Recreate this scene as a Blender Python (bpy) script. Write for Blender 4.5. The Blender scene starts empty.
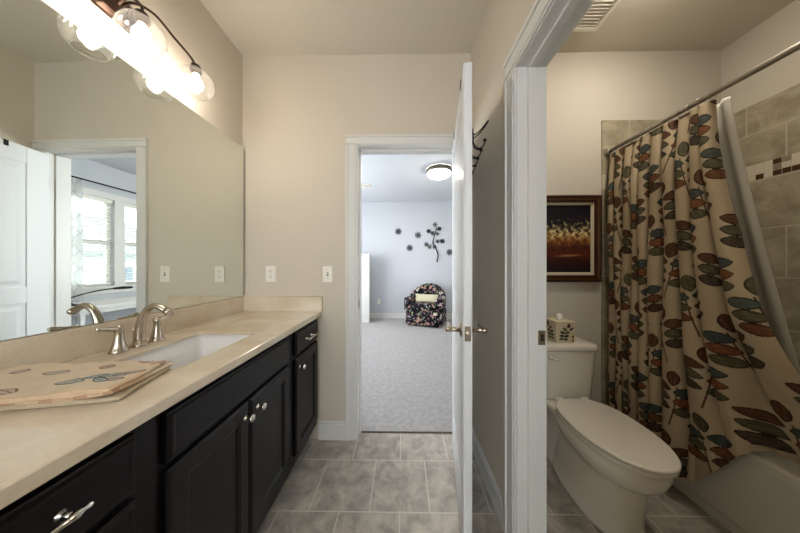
import bpy, bmesh, math, random
import numpy as np
from mathutils import Vector, Matrix
PI = math.pi
rng = random.Random(7)
SC = bpy.context.scene
COL = SC.collection

# ---------------------------------------------------------------- camera, world, lights, exposure
TH = 0.013; FPX = 228.0; HC = 1.234
cam = bpy.data.cameras.new('camera'); camo = bpy.data.objects.new('camera', cam); COL.objects.link(camo)
camo.location = (0, 0, HC); camo.rotation_euler = (PI/2, 0, TH)
cam.sensor_width = 36; cam.lens = FPX*36/800; cam.clip_start = 0.02; cam.shift_y = -0.0006
SC.camera = camo
SC.view_settings.view_transform = 'Standard'; SC.view_settings.look = 'None'
SC.view_settings.gamma = 1; SC.view_settings.use_curve_mapping = False
SC.view_settings.exposure = 1.2
W = bpy.data.worlds.new('world'); SC.world = W; W.use_nodes = True
wb = W.node_tree.nodes['Background']; wb.inputs[0].default_value = (0.90, 0.95, 1.0, 1); wb.inputs[1].default_value = 4.2
BULB = 34.0      # strength of the vanity bulbs
WCL = 27.0; NEARL = 0.4  # strengths of the two added unseen ceiling lights
DOME = 25.0      # strength of the bedroom ceiling light
def area(name, loc, rot, sx, sy, power, col):
    l = bpy.data.lights.new(name, 'AREA'); l.shape = 'RECTANGLE'; l.size = sx; l.size_y = sy; l.energy = power; l.color = col
    o = bpy.data.objects.new(name, l); o.location = loc; o.rotation_euler = rot; COL.objects.link(o); return o
# added daylight lamps at unseen openings, left of the bedroom and behind the camera
area('added_left_daylight', (-2.40, 3.40, 1.60), (0, -PI/2, 0), 1.3, 1.9, 17, (0.95, 0.97, 1.0))
area('added_rear_daylight', (-0.33, -1.70, 1.55), (PI/2, 0, 0), 0.95, 1.15, 0.4, (1.0, 0.97, 0.93))

# ---------------------------------------------------------------- dimensions of the place
D = 1.62; ZC = 2.74; XL = -1.15; XR = 0.4775; XR2 = 0.60; XT = 2.22; T = 0.12
BY = 5.35; YB = -1.60; XBL = -2.3; YTB = 0.06
CZ = 0.914

# ---------------------------------------------------------------- helpers
def lin(c):
    return tuple((v/12.92 if v <= 0.04045 else ((v+0.055)/1.055)**2.4) for v in [x/255 for x in c])
def obj(name, bm, m, parent=None, smooth=False, bevel=0, loc=None, seg=2):
    bmesh.ops.recalc_face_normals(bm, faces=bm.faces)
    me = bpy.data.meshes.new(name); bm.to_mesh(me); bm.free()
    o = bpy.data.objects.new(name, me); COL.objects.link(o)
    for q in (m if isinstance(m, (list, tuple)) else [m]): me.materials.append(q)
    if smooth:
        for p in me.polygons: p.use_smooth = True
    if bevel:
        b = o.modifiers.new('bevel', 'BEVEL'); b.width = bevel; b.segments = seg; b.limit_method = 'ANGLE'; b.angle_limit = 0.7
        if smooth is False:
            pass
    if parent: o.parent = parent
    if loc: o.location = loc
    return o
def tag(o, label=None, cat=None, group=None, kind=None):
    if label: o['label'] = label
    if cat: o['category'] = cat
    if group: o['group'] = group
    if kind: o['kind'] = kind
    return o
def thing(name, label, cat, loc=(0,0,0), rz=0, group=None):
    o = bpy.data.objects.new(name, None); COL.objects.link(o); o.empty_display_size = 0.05
    o.location = loc; o.rotation_euler = (0, 0, rz); return tag(o, label, cat, group)
def struct(name, bm, m, label=None, parent=None, **k):
    o = obj(name, bm, m, parent, **k)
    if not parent: tag(o, label, 'setting', None, 'structure')
    return o
def copy_tree(o, parent=None):
    c = o.copy(); COL.objects.link(c)
    if parent: c.parent = parent
    for ch in list(o.children): copy_tree(ch, c)
    return c
def BM(): return bmesh.new()
def box(bm, x0, x1, y0, y1, z0, z1, M=None, mi=0):
    vs = [bm.verts.new((x, y, z)) for x in (x0, x1) for y in (y0, y1) for z in (z0, z1)]
    if M is not None:
        for v in vs: v.co = M @ v.co
    for f in ((0,1,3,2),(4,6,7,5),(0,4,5,1),(2,3,7,6),(0,2,6,4),(1,5,7,3)):
        q = bm.faces.new([vs[i] for i in f]); q.material_index = mi
    return bm
def loft(bm, rings, cap0=True, cap1=True, closed=True, mi=0):
    R = [[bm.verts.new(p) for p in r] for r in rings]
    n = len(R[0])
    for a, b in zip(R, R[1:]):
        for i in range(n if closed else n-1):
            j = (i+1) % n
            q = bm.faces.new((a[i], a[j], b[j], b[i])); q.material_index = mi
    if cap0: bm.faces.new(R[0][::-1]).material_index = mi
    if cap1: bm.faces.new(R[-1]).material_index = mi
    return bm
def frame_of(d):
    d = Vector(d).normalized(); u = Vector((0,0,1)) if abs(d.z) < 0.9 else Vector((1,0,0))
    a = d.cross(u).normalized(); return a, d.cross(a).normalized()
def tube(bm, pts, r, n=12, caps=True, mi=0, flat=1.0):
    pts = [Vector(p) for p in pts]; rs = r if isinstance(r, (list, tuple)) else [r]*len(pts)
    rings = []; a = None
    for i, p in enumerate(pts):
        d = (pts[min(i+1, len(pts)-1)] - pts[max(i-1, 0)]).normalized()
        if a is None: a, b = frame_of(d)
        else:
            a = (a - d*a.dot(d)).normalized(); b = d.cross(a)
        rings.append([p + (a*math.cos(2*PI*k/n)*flat + b*math.sin(2*PI*k/n))*rs[i] for k in range(n)])
    return loft(bm, rings, caps, caps, mi=mi)
def lathe(bm, prof, c=(0,0,0), axis=(0,0,1), n=24, caps=True, mi=0):
    ax = Vector(axis).normalized(); a, b = frame_of(ax); c = Vector(c)
    rings = [[c + ax*h + (a*math.cos(2*PI*k/n) + b*math.sin(2*PI*k/n))*max(r, 1e-4) for k in range(n)] for r, h in prof]
    return loft(bm, rings, caps, caps, mi=mi)
def bez(p0, p1, p2, p3, n=10):
    p0, p1, p2, p3 = map(Vector, (p0, p1, p2, p3))
    return [p0*(1-t)**3 + p1*3*t*(1-t)**2 + p2*3*t*t*(1-t) + p3*t**3 for t in [i/n for i in range(n+1)]]
def spline(pts, n=6):
    P = [Vector(p) for p in pts]; P = [P[0]*2-P[1]] + P + [P[-1]*2-P[-2]]; out = []
    for i in range(1, len(P)-2):
        a, b, c, d = P[i-1:i+3]
        for k in range(n):
            t = k/n
            out.append(0.5*((2*b) + (c-a)*t + (2*a-5*b+4*c-d)*t*t + (3*b-a-3*c+d)*t**3))
    out.append(P[-2]); return out
def rr(cx, cy, hx, hy, r, z, n=6):
    out = []
    for (sx, sy, a0) in ((1,1,0), (-1,1,PI/2), (-1,-1,PI), (1,-1,3*PI/2)):
        for k in range(n+1):
            a = a0 + PI/2*k/n
            out.append((cx + sx*(hx-r) + r*math.cos(a), cy + sy*(hy-r) + r*math.sin(a), z))
    return out
def egg(cx, yb, yf, hw, z, n=48, ymax=0.45, pw=2.0, back=2.6):
    """closed outline from back y=yb to front y=yf (yf < yb); widest at ymax of the way"""
    ym = yb + (yf-yb)*ymax; out = []
    for k in range(n):
        a = 2*PI*k/n; c, s = math.cos(a), math.sin(a)
        e = pw if s < 0 else back
        x = math.copysign(abs(c)**(2/e), c)*hw
        L = (ym-yf) if s < 0 else (yb-ym)
        out.append((cx + x, ym + math.copysign(abs(s)**(2/e), s)*L, z))
    return out
def noise_np(x, y, seed=0, octaves=4):
    r = np.random.RandomState(seed); v = np.zeros_like(x)
    for o in range(octaves):
        for _ in range(3):
            a = r.uniform(0, 2*PI); f = 2**o*r.uniform(.8, 1.25); ph = r.uniform(0, 2*PI, 2)
            v += np.sin((x*np.cos(a) + y*np.sin(a))*f*2*PI + ph[0] + 1.3*np.sin((y*np.cos(a)-x*np.sin(a))*f*PI*1.7 + ph[1]))/2**o/3
    return v

# ---------------------------------------------------------------- materials
def mat(name, col, rough=0.5, metal=0.0, spec=0.5, nscale=0, namt=0.0, bump=0.0, bscale=None, coat=0.0, sheen=0.0, col2=None, emit=None, estr=0):
    m = bpy.data.materials.new(name); m.use_nodes = True; nt = m.node_tree; N = nt.nodes; L = nt.links
    b = N['Principled BSDF']; c = (*lin(col), 1)
    b.inputs['Base Color'].default_value = c; b.inputs['Roughness'].default_value = rough
    b.inputs['Metallic'].default_value = metal; b.inputs['Specular IOR Level'].default_value = spec
    b.inputs['Coat Weight'].default_value = coat; b.inputs['Coat Roughness'].default_value = 0.1
    if sheen: b.inputs['Sheen Weight'].default_value = sheen
    if emit: b.inputs['Emission Color'].default_value = (*emit, 1); b.inputs['Emission Strength'].default_value = estr
    tc = N.new('ShaderNodeTexCoord')
    if nscale:
        n = N.new('ShaderNodeTexNoise'); n.inputs['Scale'].default_value = nscale; n.inputs['Detail'].default_value = 6
        L.new(tc.outputs['Object'], n.inputs['Vector'])
        r = N.new('ShaderNodeValToRGB'); r.color_ramp.elements[0].position = 0.35; r.color_ramp.elements[1].position = 0.65
        lc = lin(col); d = lin(col2) if col2 else tuple(v*(1-namt) for v in lc)
        r.color_ramp.elements[0].color = (*d, 1); r.color_ramp.elements[1].color = (*lc, 1)
        L.new(n.outputs['Fac'], r.inputs['Fac']); L.new(r.outputs['Color'], b.inputs['Base Color'])
    if bump:
        n2 = N.new('ShaderNodeTexNoise'); n2.inputs['Scale'].default_value = bscale or 60; n2.inputs['Detail'].default_value = 4
        L.new(tc.outputs['Object'], n2.inputs['Vector'])
        bp = N.new('ShaderNodeBump'); bp.inputs['Strength'].default_value = bump; bp.inputs['Distance'].default_value = 0.01
        L.new(n2.outputs['Fac'], bp.inputs['Height']); L.new(bp.outputs['Normal'], b.inputs['Normal'])
    return m
def attr_mat(name, rough=0.8, bump=0.1, bscale=300, spec=0.2, transl=0.0):
    m = mat(name, (200,200,200), rough, spec=spec, bump=bump, bscale=bscale); nt = m.node_tree
    a = nt.nodes.new('ShaderNodeAttribute'); a.attribute_name = 'pattern'
    b = nt.nodes['Principled BSDF']; nt.links.new(a.outputs['Color'], b.inputs['Base Color'])
    if transl:
        t = nt.nodes.new('ShaderNodeBsdfTranslucent'); nt.links.new(a.outputs['Color'], t.inputs['Color'])
        mx = nt.nodes.new('ShaderNodeMixShader'); mx.inputs[0].default_value = transl
        nt.links.new(b.outputs[0], mx.inputs[1]); nt.links.new(t.outputs[0], mx.inputs[2])
        nt.links.new(mx.outputs[0], nt.nodes['Material Output'].inputs['Surface'])
    return m
def thin_glass(name, tint=(0.95,0.97,0.98), refl=1.0, frost=0.0):
    m = bpy.data.materials.new(name); m.use_nodes = True; nt = m.node_tree; nt.nodes.clear()
    o = nt.nodes.new('ShaderNodeOutputMaterial'); t = nt.nodes.new('ShaderNodeBsdfTransparent'); t.inputs[0].default_value = (*tint, 1)
    g = nt.nodes.new('ShaderNodeBsdfGlossy'); g.inputs['Roughness'].default_value = 0.03
    lw = nt.nodes.new('ShaderNodeLayerWeight'); lw.inputs['Blend'].default_value = 0.25
    mu = nt.nodes.new('ShaderNodeMath'); mu.operation = 'MULTIPLY'; mu.inputs[1].default_value = refl
    mx = nt.nodes.new('ShaderNodeMixShader')
    nt.links.new(lw.outputs['Facing'], mu.inputs[0]); nt.links.new(mu.outputs[0], mx.inputs[0])
    nt.links.new(t.outputs[0], mx.inputs[1]); nt.links.new(g.outputs[0], mx.inputs[2])
    last = mx
    if frost:
        d = nt.nodes.new('ShaderNodeBsdfTranslucent'); d.inputs[0].default_value = (1,1,1,1)
        m2 = nt.nodes.new('ShaderNodeMixShader'); m2.inputs[0].default_value = frost
        nt.links.new(mx.outputs[0], m2.inputs[1]); nt.links.new(d.outputs[0], m2.inputs[2]); last = m2
    nt.links.new(last.outputs[0], o.inputs['Surface']); return m
def tile_mat(name, base, dark, grout, w, h, off, mortar=0.004, rough=0.4, vec='xy', nscale=7, smooth=0.1, spec=0.5, varr=0.10):
    m = bpy.data.materials.new(name); m.use_nodes = True; nt = m.node_tree; N = nt.nodes; L = nt.links
    b = N['Principled BSDF']; b.inputs['Roughness'].default_value = rough; b.inputs['Specular IOR Level'].default_value = spec
    tc = N.new('ShaderNodeTexCoord'); sp = N.new('ShaderNodeSeparateXYZ'); cb = N.new('ShaderNodeCombineXYZ')
    L.new(tc.outputs['Object'], sp.inputs[0])
    for i, ax in enumerate(vec):
        ad = N.new('ShaderNodeMath'); ad.operation = 'ADD'; ad.inputs[1].default_value = off[i]
        L.new(sp.outputs['XYZ'.index(ax.upper())], ad.inputs[0]); L.new(ad.outputs[0], cb.inputs[i])
    br = N.new('ShaderNodeTexBrick'); br.offset = 0.5; br.inputs['Scale'].default_value = 1
    br.inputs['Brick Width'].default_value = w; br.inputs['Row Height'].default_value = h
    br.inputs['Mortar Size'].default_value = mortar; br.inputs['Mortar Smooth'].default_value = smooth
    br.inputs['Color1'].default_value = (1-varr,)*3+(1,); br.inputs['Color2'].default_value = (1+varr*0.3,)*3+(1,); br.inputs['Mortar'].default_value = (1,1,1,1)
    br.inputs['Bias'].default_value = 0
    L.new(cb.outputs[0], br.inputs['Vector'])
    n = N.new('ShaderNodeTexNoise'); n.inputs['Scale'].default_value = nscale; n.inputs['Detail'].default_value = 9; n.inputs['Roughness'].default_value = 0.68; n.inputs['Distortion'].default_value = 0.45
    L.new(tc.outputs['Object'], n.inputs['Vector'])
    r = N.new('ShaderNodeValToRGB'); e = r.color_ramp.elements; e[0].position = 0.32; e[1].position = 0.68
    e[0].color = (*lin(dark), 1); e[1].color = (*lin(base), 1); L.new(n.outputs['Fac'], r.inputs['Fac'])
    mu = N.new('ShaderNodeMixRGB'); mu.blend_type = 'MULTIPLY'; mu.inputs[0].default_value = 1
    L.new(r.outputs['Color'], mu.inputs[1]); L.new(br.outputs['Color'], mu.inputs[2])
    mx = N.new('ShaderNodeMixRGB'); L.new(br.outputs['Fac'], mx.inputs[0]); L.new(mu.outputs[0], mx.inputs[1]); mx.inputs[2].default_value = (*lin(grout), 1)
    L.new(mx.outputs[0], b.inputs['Base Color'])
    bp = N.new('ShaderNodeBump'); bp.invert = True; bp.inputs['Strength'].default_value = 0.35; bp.inputs['Distance'].default_value = 0.003
    L.new(br.outputs['Fac'], bp.inputs['Height']); L.new(bp.outputs['Normal'], b.inputs['Normal'])
    return m
M = {}
M['wall'] = mat('tan wall paint', (208,199,184), 0.62, spec=0.25, bump=0.05, bscale=220)
M['wall_bed'] = mat('grey bedroom wall paint', (196,199,204), 0.7, spec=0.2, bump=0.05, bscale=220)
M['wall_wc'] = mat('warm grey wall paint', (200,194,181), 0.65, spec=0.2, bump=0.05, bscale=220)
M['ceil'] = mat('flat ceiling paint', (214,207,194), 0.85, spec=0.1, bump=0.12, bscale=160)
M['ceil_bed'] = mat('flat bedroom ceiling paint', (205,208,212), 0.85, spec=0.1, bump=0.12, bscale=160)
M['trim'] = mat('white trim paint', (219,218,214), 0.35, spec=0.45)
M['door'] = mat('white door paint', (226,228,230), 0.38, spec=0.45)
M['espresso'] = mat('dark espresso wood', (16,11,13), 0.36, spec=0.26, nscale=14, col2=(10,7,8), bump=0.04, bscale=90)
M['espresso_dark'] = mat('dark cabinet recess', (14,12,12), 0.6)
M['nickel'] = mat('brushed nickel', (184,174,160), 0.27, 1.0, bump=0.02, bscale=400)
M['chrome'] = mat('polished chrome', (215,212,205), 0.14, 1.0)
M['satin'] = mat('satin rod steel', (175,170,160), 0.3, 1.0)
M['bronze'] = mat('oil rubbed bronze', (72,52,40), 0.38, 0.75, nscale=30, col2=(50,36,28))
M['mirror'] = mat('mirror silver', (228,232,226), 0.008, 1.0)
M['mirror_edge'] = mat('mirror edge', (90,100,95), 0.2, 0.3)
M['ceramic'] = mat('white glazed ceramic', (222,216,203), 0.1, spec=0.6, coat=0.3)
M['sink'] = mat('white sink ceramic', (240,240,240), 0.1, spec=0.6, coat=0.3)
M['acrylic'] = mat('white tub enamel', (214,209,198), 0.18, spec=0.55)
M['plastic'] = mat('white plastic', (238,234,224), 0.35)
M['black'] = mat('black slot', (12,12,12), 0.6)
M['iron'] = mat('black wrought iron', (26,24,23), 0.5, 0.6)
M['glass'] = thin_glass('window glass', (0.93,0.96,0.97), 0.8)
M['globe'] = thin_glass('clear globe glass', (0.97,0.97,0.96), 1.0, 0.015)
M['bulb'] = mat('lit bulb', (255,255,255), 0.5, emit=(1.0, 0.885, 0.76), estr=BULB)
M['dome'] = mat('lit frosted dome', (255,255,255), 0.5, emit=(1.0, 0.90, 0.76), estr=DOME)
M['floor'] = tile_mat('grey stone floor tile', (192,185,173), (130,124,116), (200,194,183), 0.305, 0.305, (0.322+0.305*20, -1.447+0.305*21), 0.003, 0.34, nscale=11)
M['walltile'] = tile_mat('beige stone wall tile', (182,173,150), (132,123,101), (188,181,160), 0.305, 0.30, (-1.343+0.305*10, -1.465+0.30*10), 0.003, 0.3, 'yz', nscale=9, varr=0.05)
M['walltile_far'] = tile_mat('beige stone wall tile far', (182,173,150), (132,123,101), (188,181,160), 0.305, 0.30, (0.1+0.305*10, -1.465+0.30*10), 0.003, 0.3, 'xz', nscale=9, varr=0.05)
M['tilelip'] = mat('beige stone edge', (170,162,142), 0.35, nscale=8, col2=(140,132,112))
M['grout'] = mat('cream grout', (196,188,168), 0.8)
M['carpet'] = mat('grey carpet pile', (176,173,171), 0.95, spec=0.05, nscale=24, col2=(158,155,154), bump=0.9, bscale=260, sheen=0.3)

def stone_mat():
    m = mat('cream speckled quartz', (214,200,176), 0.16, spec=0.5, coat=0.2); nt = m.node_tree; N = nt.nodes; L = nt.links; b = N['Principled BSDF']
    tc = N.new('ShaderNodeTexCoord')
    a = N.new('ShaderNodeTexNoise'); a.inputs['Scale'].default_value = 6; a.inputs['Detail'].default_value = 8; a.inputs['Distortion'].default_value = 1.0
    s = N.new('ShaderNodeTexNoise'); s.inputs['Scale'].default_value = 120; s.inputs['Detail'].default_value = 3
    for q in (a, s): L.new(tc.outputs['Object'], q.inputs['Vector'])
    r = N.new('ShaderNodeValToRGB'); e = r.color_ramp.elements; e[0].position = .35; e[0].color = (*lin((208,192,166)), 1); e[1].position = .68; e[1].color = (*lin((222,210,190)), 1)
    r2 = N.new('ShaderNodeValToRGB'); e = r2.color_ramp.elements; e[0].position = .36; e[0].color = (*lin((228,216,198)), 1); e[1].position = .5; e[1].color = (1,1,1,1)
    L.new(a.outputs['Fac'], r.inputs[0]); L.new(s.outputs['Fac'], r2.inputs[0])
    mu = N.new('ShaderNodeMixRGB'); mu.blend_type = 'MULTIPLY'; mu.inputs[0].default_value = .18; L.new(r.outputs[0], mu.inputs[1]); L.new(r2.outputs[0], mu.inputs[2])
    L.new(mu.outputs[0], b.inputs['Base Color']); return m
M['stone'] = stone_mat()
M['cloth'] = attr_mat('leaf printed curtain fabric', 0.75, 0.08, 500, transl=0.12)
M['towelcloth'] = attr_mat('leaf printed towel cloth', 0.95, 0.7, 380)
M['paint'] = attr_mat('painted canvas', 0.5, 0.15, 90, spec=0.3)
M['frame'] = mat('dark red brown frame wood', (62,28,18), 0.3, spec=0.5, nscale=12, col2=(40,16,10))
M['gilt'] = mat('bronze gilt bead', (120,84,48), 0.35, 0.6)
M['liner_mat'] = mat('cream picture liner', (196,186,160), 0.7)

# ---------------------------------------------------------------- the setting
bm = BM(); box(bm, XL-T, XT+T, YB-T, D+0.068, -0.1, 0); struct('floor', bm, M['floor'], 'grey stone tile floor laid in running bond')
bm = BM(); box(bm, XBL-T, XT+T, D+0.072, BY+T, -0.1, 0.006); struct('floor_bedroom', bm, M['carpet'], 'pale grey carpet of the bedroom beyond the doorway')
bm = BM(); box(bm, XL-T, XT+T, YB-T, D+T/2, ZC, ZC+0.1); struct('ceiling', bm, M['ceil'], 'flat beige bathroom ceiling')
bm = BM(); box(bm, XBL-T, XT+T, D+T/2, BY+T, ZC, ZC+0.1); struct('ceiling_bedroom', bm, M['ceil_bed'], 'pale bedroom ceiling')
bm = BM(); box(bm, XL-T, XL, YB-T, D+T, 0, ZC); struct('wall_left', bm, M['wall'], 'tan wall behind the vanity')
OX0, OX1, OZ = -0.320, 0.385, 2.085        # doorway in the far wall
RX0, RX1 = OX0-0.018, OX1+0.018            # rough opening
def wall_far(y0, y1, m, name, x0, x1, label):
    bm = BM(); box(bm, x0, RX0, y0, y1, 0, ZC); box(bm, RX0, RX1, y0, y1, OZ+0.018, ZC); box(bm, RX1, x1, y0, y1, 0, ZC)
    return struct(name, bm, m, label)
wall_far(D, D+T/2, M['wall'], 'wall_far', XL, XR2-0.02, 'tan far wall with the bedroom doorway')
wall_far(D+T/2, D+T, M['wall_bed'], 'wall_bedroom_near', XBL, XT, 'grey bedroom side of the doorway wall')
bm = BM(); box(bm, XR2-0.02, XT, D, D+T/2, 0, ZC); struct('wall_toilet_far', bm, M['wall_wc'], 'warm grey wall behind the toilet')
# partition with the toilet room doorway
PY0, PY1, PZ = 0.235, 0.960, 2.066
bm = BM()
box(bm, XR, XR2-0.06, YB, PY0-.018, 0, ZC); box(bm, XR, XR2-0.06, PY0-.018, PY1+.018, PZ+.018, ZC); box(bm, XR, XR2-0.06, PY1+.018, D, 0, ZC)
struct('wall_right', bm, M['wall'], 'tan partition wall behind the open door')
bm = BM()
box(bm, XR2-0.06, XR2, YB, PY0-.018, 0, ZC); box(bm, XR2-0.06, XR2, PY0-.018, PY1+.018, PZ+.018, ZC); box(bm, XR2-0.06, XR2, PY1+.018, D, 0, ZC)
struct('wall_toilet_near', bm, M['wall_wc'], 'toilet room side of the partition wall')
bm = BM(); box(bm, XR2, XT, YTB-T, YTB, 0, ZC); struct('wall_toilet_back', bm, M['wall_wc'], 'wall at the near end of the tub')
bm = BM(); box(bm, XL, XR, YB-T, YB, 0, 0.95); box(bm, XL, -0.83, YB-T, YB, 0.95, 2.15); box(bm, 0.17, XR, YB-T, YB, 0.95, 2.15); box(bm, XL, XR, YB-T, YB, 2.15, ZC)  # unseen opening added for the rear daylight lamp
struct('wall_back', bm, M['wall'], 'tan wall behind the camera')
# exterior wall: bath part and bedroom part with two windows
bm = BM(); box(bm, XT, XT+T, YTB-T, D+T/2, 0, ZC); struct('wall_tub', bm, M['wall_wc'], 'plain wall above the tub tiles')
WZ0, WZ1 = 0.94, 2.24; W1 = (2.42, 3.36); W2 = (3.49, 4.43)
bm = BM()
box(bm, XT, XT+T, D+T/2, W1[0], 0, ZC); box(bm, XT, XT+T, W1[1], W2[0], 0, ZC); box(bm, XT, XT+T, W2[1], BY+T, 0, ZC)
for w in (W1, W2): box(bm, XT, XT+T, w[0], w[1], 0, WZ0); box(bm, XT, XT+T, w[0], w[1], WZ1, ZC)
struct('wall_bedroom_right', bm, M['wall_bed'], 'grey bedroom wall with the twin windows')
bm = BM(); box(bm, XBL-T, XT+T, BY, BY+T, 0, ZC); struct('wall_bedroom_far', bm, M['wall_bed'], 'pale grey bedroom wall behind the armchair')
bm = BM(); box(bm, XBL-T, XBL, D+T/2, 2.4, 0, ZC); box(bm, XBL-T, XBL, 4.4, BY, 0, ZC); box(bm, XBL-T, XBL, 2.4, 4.4, 0, .92); box(bm, XBL-T, XBL, 2.4, 4.4, 2.28, ZC); struct('wall_bedroom_left', bm, M['wall_bed'], 'grey bedroom wall at the left')  # unseen opening added to let the left daylight lamp in
bm = BM(); box(bm, -1.75, -0.73, 4.93, 5.04, 0.006, 1.47); box(bm, -1.77, -0.71, 4.91, 5.06, 1.47, 1.50)
struct('wall_stair', bm, M['trim'], 'white half height wall with a cap at the left of the bedroom', bevel=0.004)

def baseb(name, segs, label, h=0.13, t=0.014):
    """segs: (x0,y0,x1,y1, nx,ny) runs with the outward normal"""
    bm = BM()
    for x0, y0, x1, y1, nx, ny in segs:
        for (tt, z0, z1) in ((t, 0.0, h-0.022), (t*0.62, h-0.022, h-0.008), (t*0.35, h-0.008, h)):
            box(bm, min(x0, x1, x0+nx*tt, x1+nx*tt), max(x0, x1, x0+nx*tt, x1+nx*tt), min(y0, y1, y0+ny*tt, y1+ny*tt), max(y0, y1, y0+ny*tt, y1+ny*tt), z0, z1)
    return struct(name, bm, M['trim'], label, bevel=0.002)
CW = 0.082
baseb('baseboard_far', [(-0.60, D, OX0-CW-.004, D, 0, -1)], 'white baseboard between vanity and doorway')
baseb('baseboard_right', [(XR, PY1+CW+.006, XR, D, -1, 0)], 'white baseboard behind the open door')
baseb('baseboard_toilet', [(XR2, D, 1.384, D, 0, -1), (XR2, PY1+CW+.006, XR2, D-.014, 1, 0)], 'white baseboard behind the toilet')
baseb('baseboard_bedroom', [(XBL, BY, XT, BY, 0, -1)], 'white baseboard under the bedroom wall flowers')
baseb('baseboard_window', [(XT, D+T, XT, BY-.02, -1, 0)], 'white baseboard under the bedroom windows')

def casing_board(bm, a0, a1, t0, z0, z1, plane, n, vertical=True, inner=0):
    """profiled casing: a thick outer band, a flat field and a thin inner bead. plane = ('y', value) or ('x', value); n = outward sign"""
    def put(u0, u1, w0, w1, d):
        p = plane[1]; q = p + n*d
        if plane[0] == 'y': box(bm, u0, u1, min(p, q), max(p, q), w0, w1)
        else: box(bm, min(p, q), max(p, q), u0, u1, w0, w1)
    if vertical:
        w = a1-a0; s = (a0, 1) if inner > 0 else (a1, -1)   # outer side starts at s[0]
        for f0, f1, d in ((0, .22, .019), (.22, .86, .013), (.86, 1, .009)):
            u = sorted((s[0]+s[1]*w*f0, s[0]+s[1]*w*f1)); put(u[0], u[1], z0, z1, d)
    else:
        h = z1-z0
        for f0, f1, d in ((0, .22, .019), (.22, .86, .013), (.86, 1, .009)):
            put(a0, a1, z1-h*f1, z1-h*f0, d)
# bedroom doorway casing, jambs, stops
bm = BM(); yq = ('y', D)
casing_board(bm, OX0-CW-.004, OX0-.004, 0, 0, OZ+.004, yq, -1, True, 1)
casing_board(bm, OX1+.004, XR-.002, 0, 0, OZ+.004, yq, -1, True, -1)
casing_board(bm, OX0-CW-.004, XR-.002, 0, OZ+.004, OZ+.074, yq, -1, False)
struct('trim_1', bm, M['trim'], 'white casing round the bedroom doorway', bevel=0.0015)
bm = BM(); yq = ('y', D+T)
casing_board(bm, OX0-CW-.004, OX0-.004, 0, .006, OZ+.004, yq, 1, True, 1)
casing_board(bm, OX1+.004, OX1+.004+CW, 0, .006, OZ+.004, yq, 1, True, -1)
casing_board(bm, OX0-CW-.004, OX1+.004+CW, 0, OZ+.004, OZ+.004+CW, yq, 1, False)
struct('trim_2', bm, M['trim'], 'white casing on the bedroom side of the doorway', bevel=0.0015)
bm = BM()
box(bm, RX0, OX0, D, D+T, .006, OZ); box(bm, OX1, RX1, D, D+T, .006, OZ); box(bm, RX0, RX1, D, D+T, OZ, OZ+.018)
box(bm, OX0, OX0+.011, D+.042, D+.075, .006, OZ); box(bm, OX1-.011, OX1, D+.042, D+.075, .006, OZ); box(bm, OX0, OX1, D+.042, D+.075, OZ-.011, OZ)
struct('trim_3', bm, M['trim'], 'white jamb and stop of the bedroom doorway', bevel=0.001)
bm = BM(); box(bm, OX0, OX1, D+.064, D+.074, 0.0005, 0.0070); struct('trim_4', bm, mat('dark threshold strip', (88,82,76), .7), 'dark strip where tile meets carpet')
# toilet room doorway casing, jambs, stops
bm = BM(); xq = ('x', XR)
casing_board(bm, PY1+.005, PY1+.005+CW, 0, 0, PZ+.005, xq, -1, True, -1)
casing_board(bm, PY0-.005-CW, PY0-.005, 0, 0, PZ+.005, xq, -1, True, 1)
casing_board(bm, PY0-.005-CW, PY1+.005+CW, 0, PZ+.005, PZ+.005+CW, xq, -1, False)
struct('trim_5', bm, M['trim'], 'white casing round the toilet room doorway', bevel=0.0015)
bm = BM()
box(bm, XR, XR2, PY1, PY1+.018, 0, PZ); box(bm, XR, XR2, PY0-.018, PY0, 0, PZ); box(bm, XR, XR2, PY0-.018, PY1+.018, PZ, PZ+.018)
box(bm, XR+.042, XR+.075, PY1-.011, PY1, 0, PZ); box(bm, XR+.042, XR+.075, PY0, PY0+.011, 0, PZ); box(bm, XR+.042, XR+.075, PY0, PY1, PZ-.011, PZ)
struct('trim_6', bm, M['trim'], 'white jamb and stop of the toilet room doorway', bevel=0.001)
bm = BM(); box(bm, XR2-.036, XR2-.006, PY1-.0025, PY1, .905, .965); box(bm, XR2-.026, XR2-.014, PY1-.003, PY1, .92, .95, mi=1)
tag(obj('strike_plate', bm, [M['nickel'], M['black']], bevel=0.0005), 'small metal strike plate set in the white toilet room jamb', 'strike plate')
bm = BM(); box(bm, OX0, OX0+.0025, D+.010, D+.036, .93, .99); box(bm, OX0+.0015, OX0+.003, D+.016, D+.03, .945, .975, mi=1)
tag(obj('strike_plate', bm, [M['nickel'], M['black']], bevel=0.0005), 'small metal strike plate on the left jamb of the bedroom doorway', 'strike plate')

# shower tiles
TX0 = 1.392; TZ1 = 2.252; tt = 0.010; MZ0, MZ1 = 1.771, 1.871
bm = BM(); box(bm, XT-tt, XT, YTB, D, 0.40, MZ0); box(bm, XT-tt, XT, YTB, D, MZ1, TZ1); struct('wall_tile_right', bm, M['walltile'], 'beige stone tiles above the tub')
bm = BM(); box(bm, TX0, XT-tt, D-tt, D, 0.40, MZ0); box(bm, TX0, XT-tt, D-tt, D, MZ1, TZ1); box(bm, TX0, 1.49, D-tt, D, 0, 0.40)
struct('wall_tile_far', bm, M['walltile_far'], 'beige stone tiles on the far wall of the tub')
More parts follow.
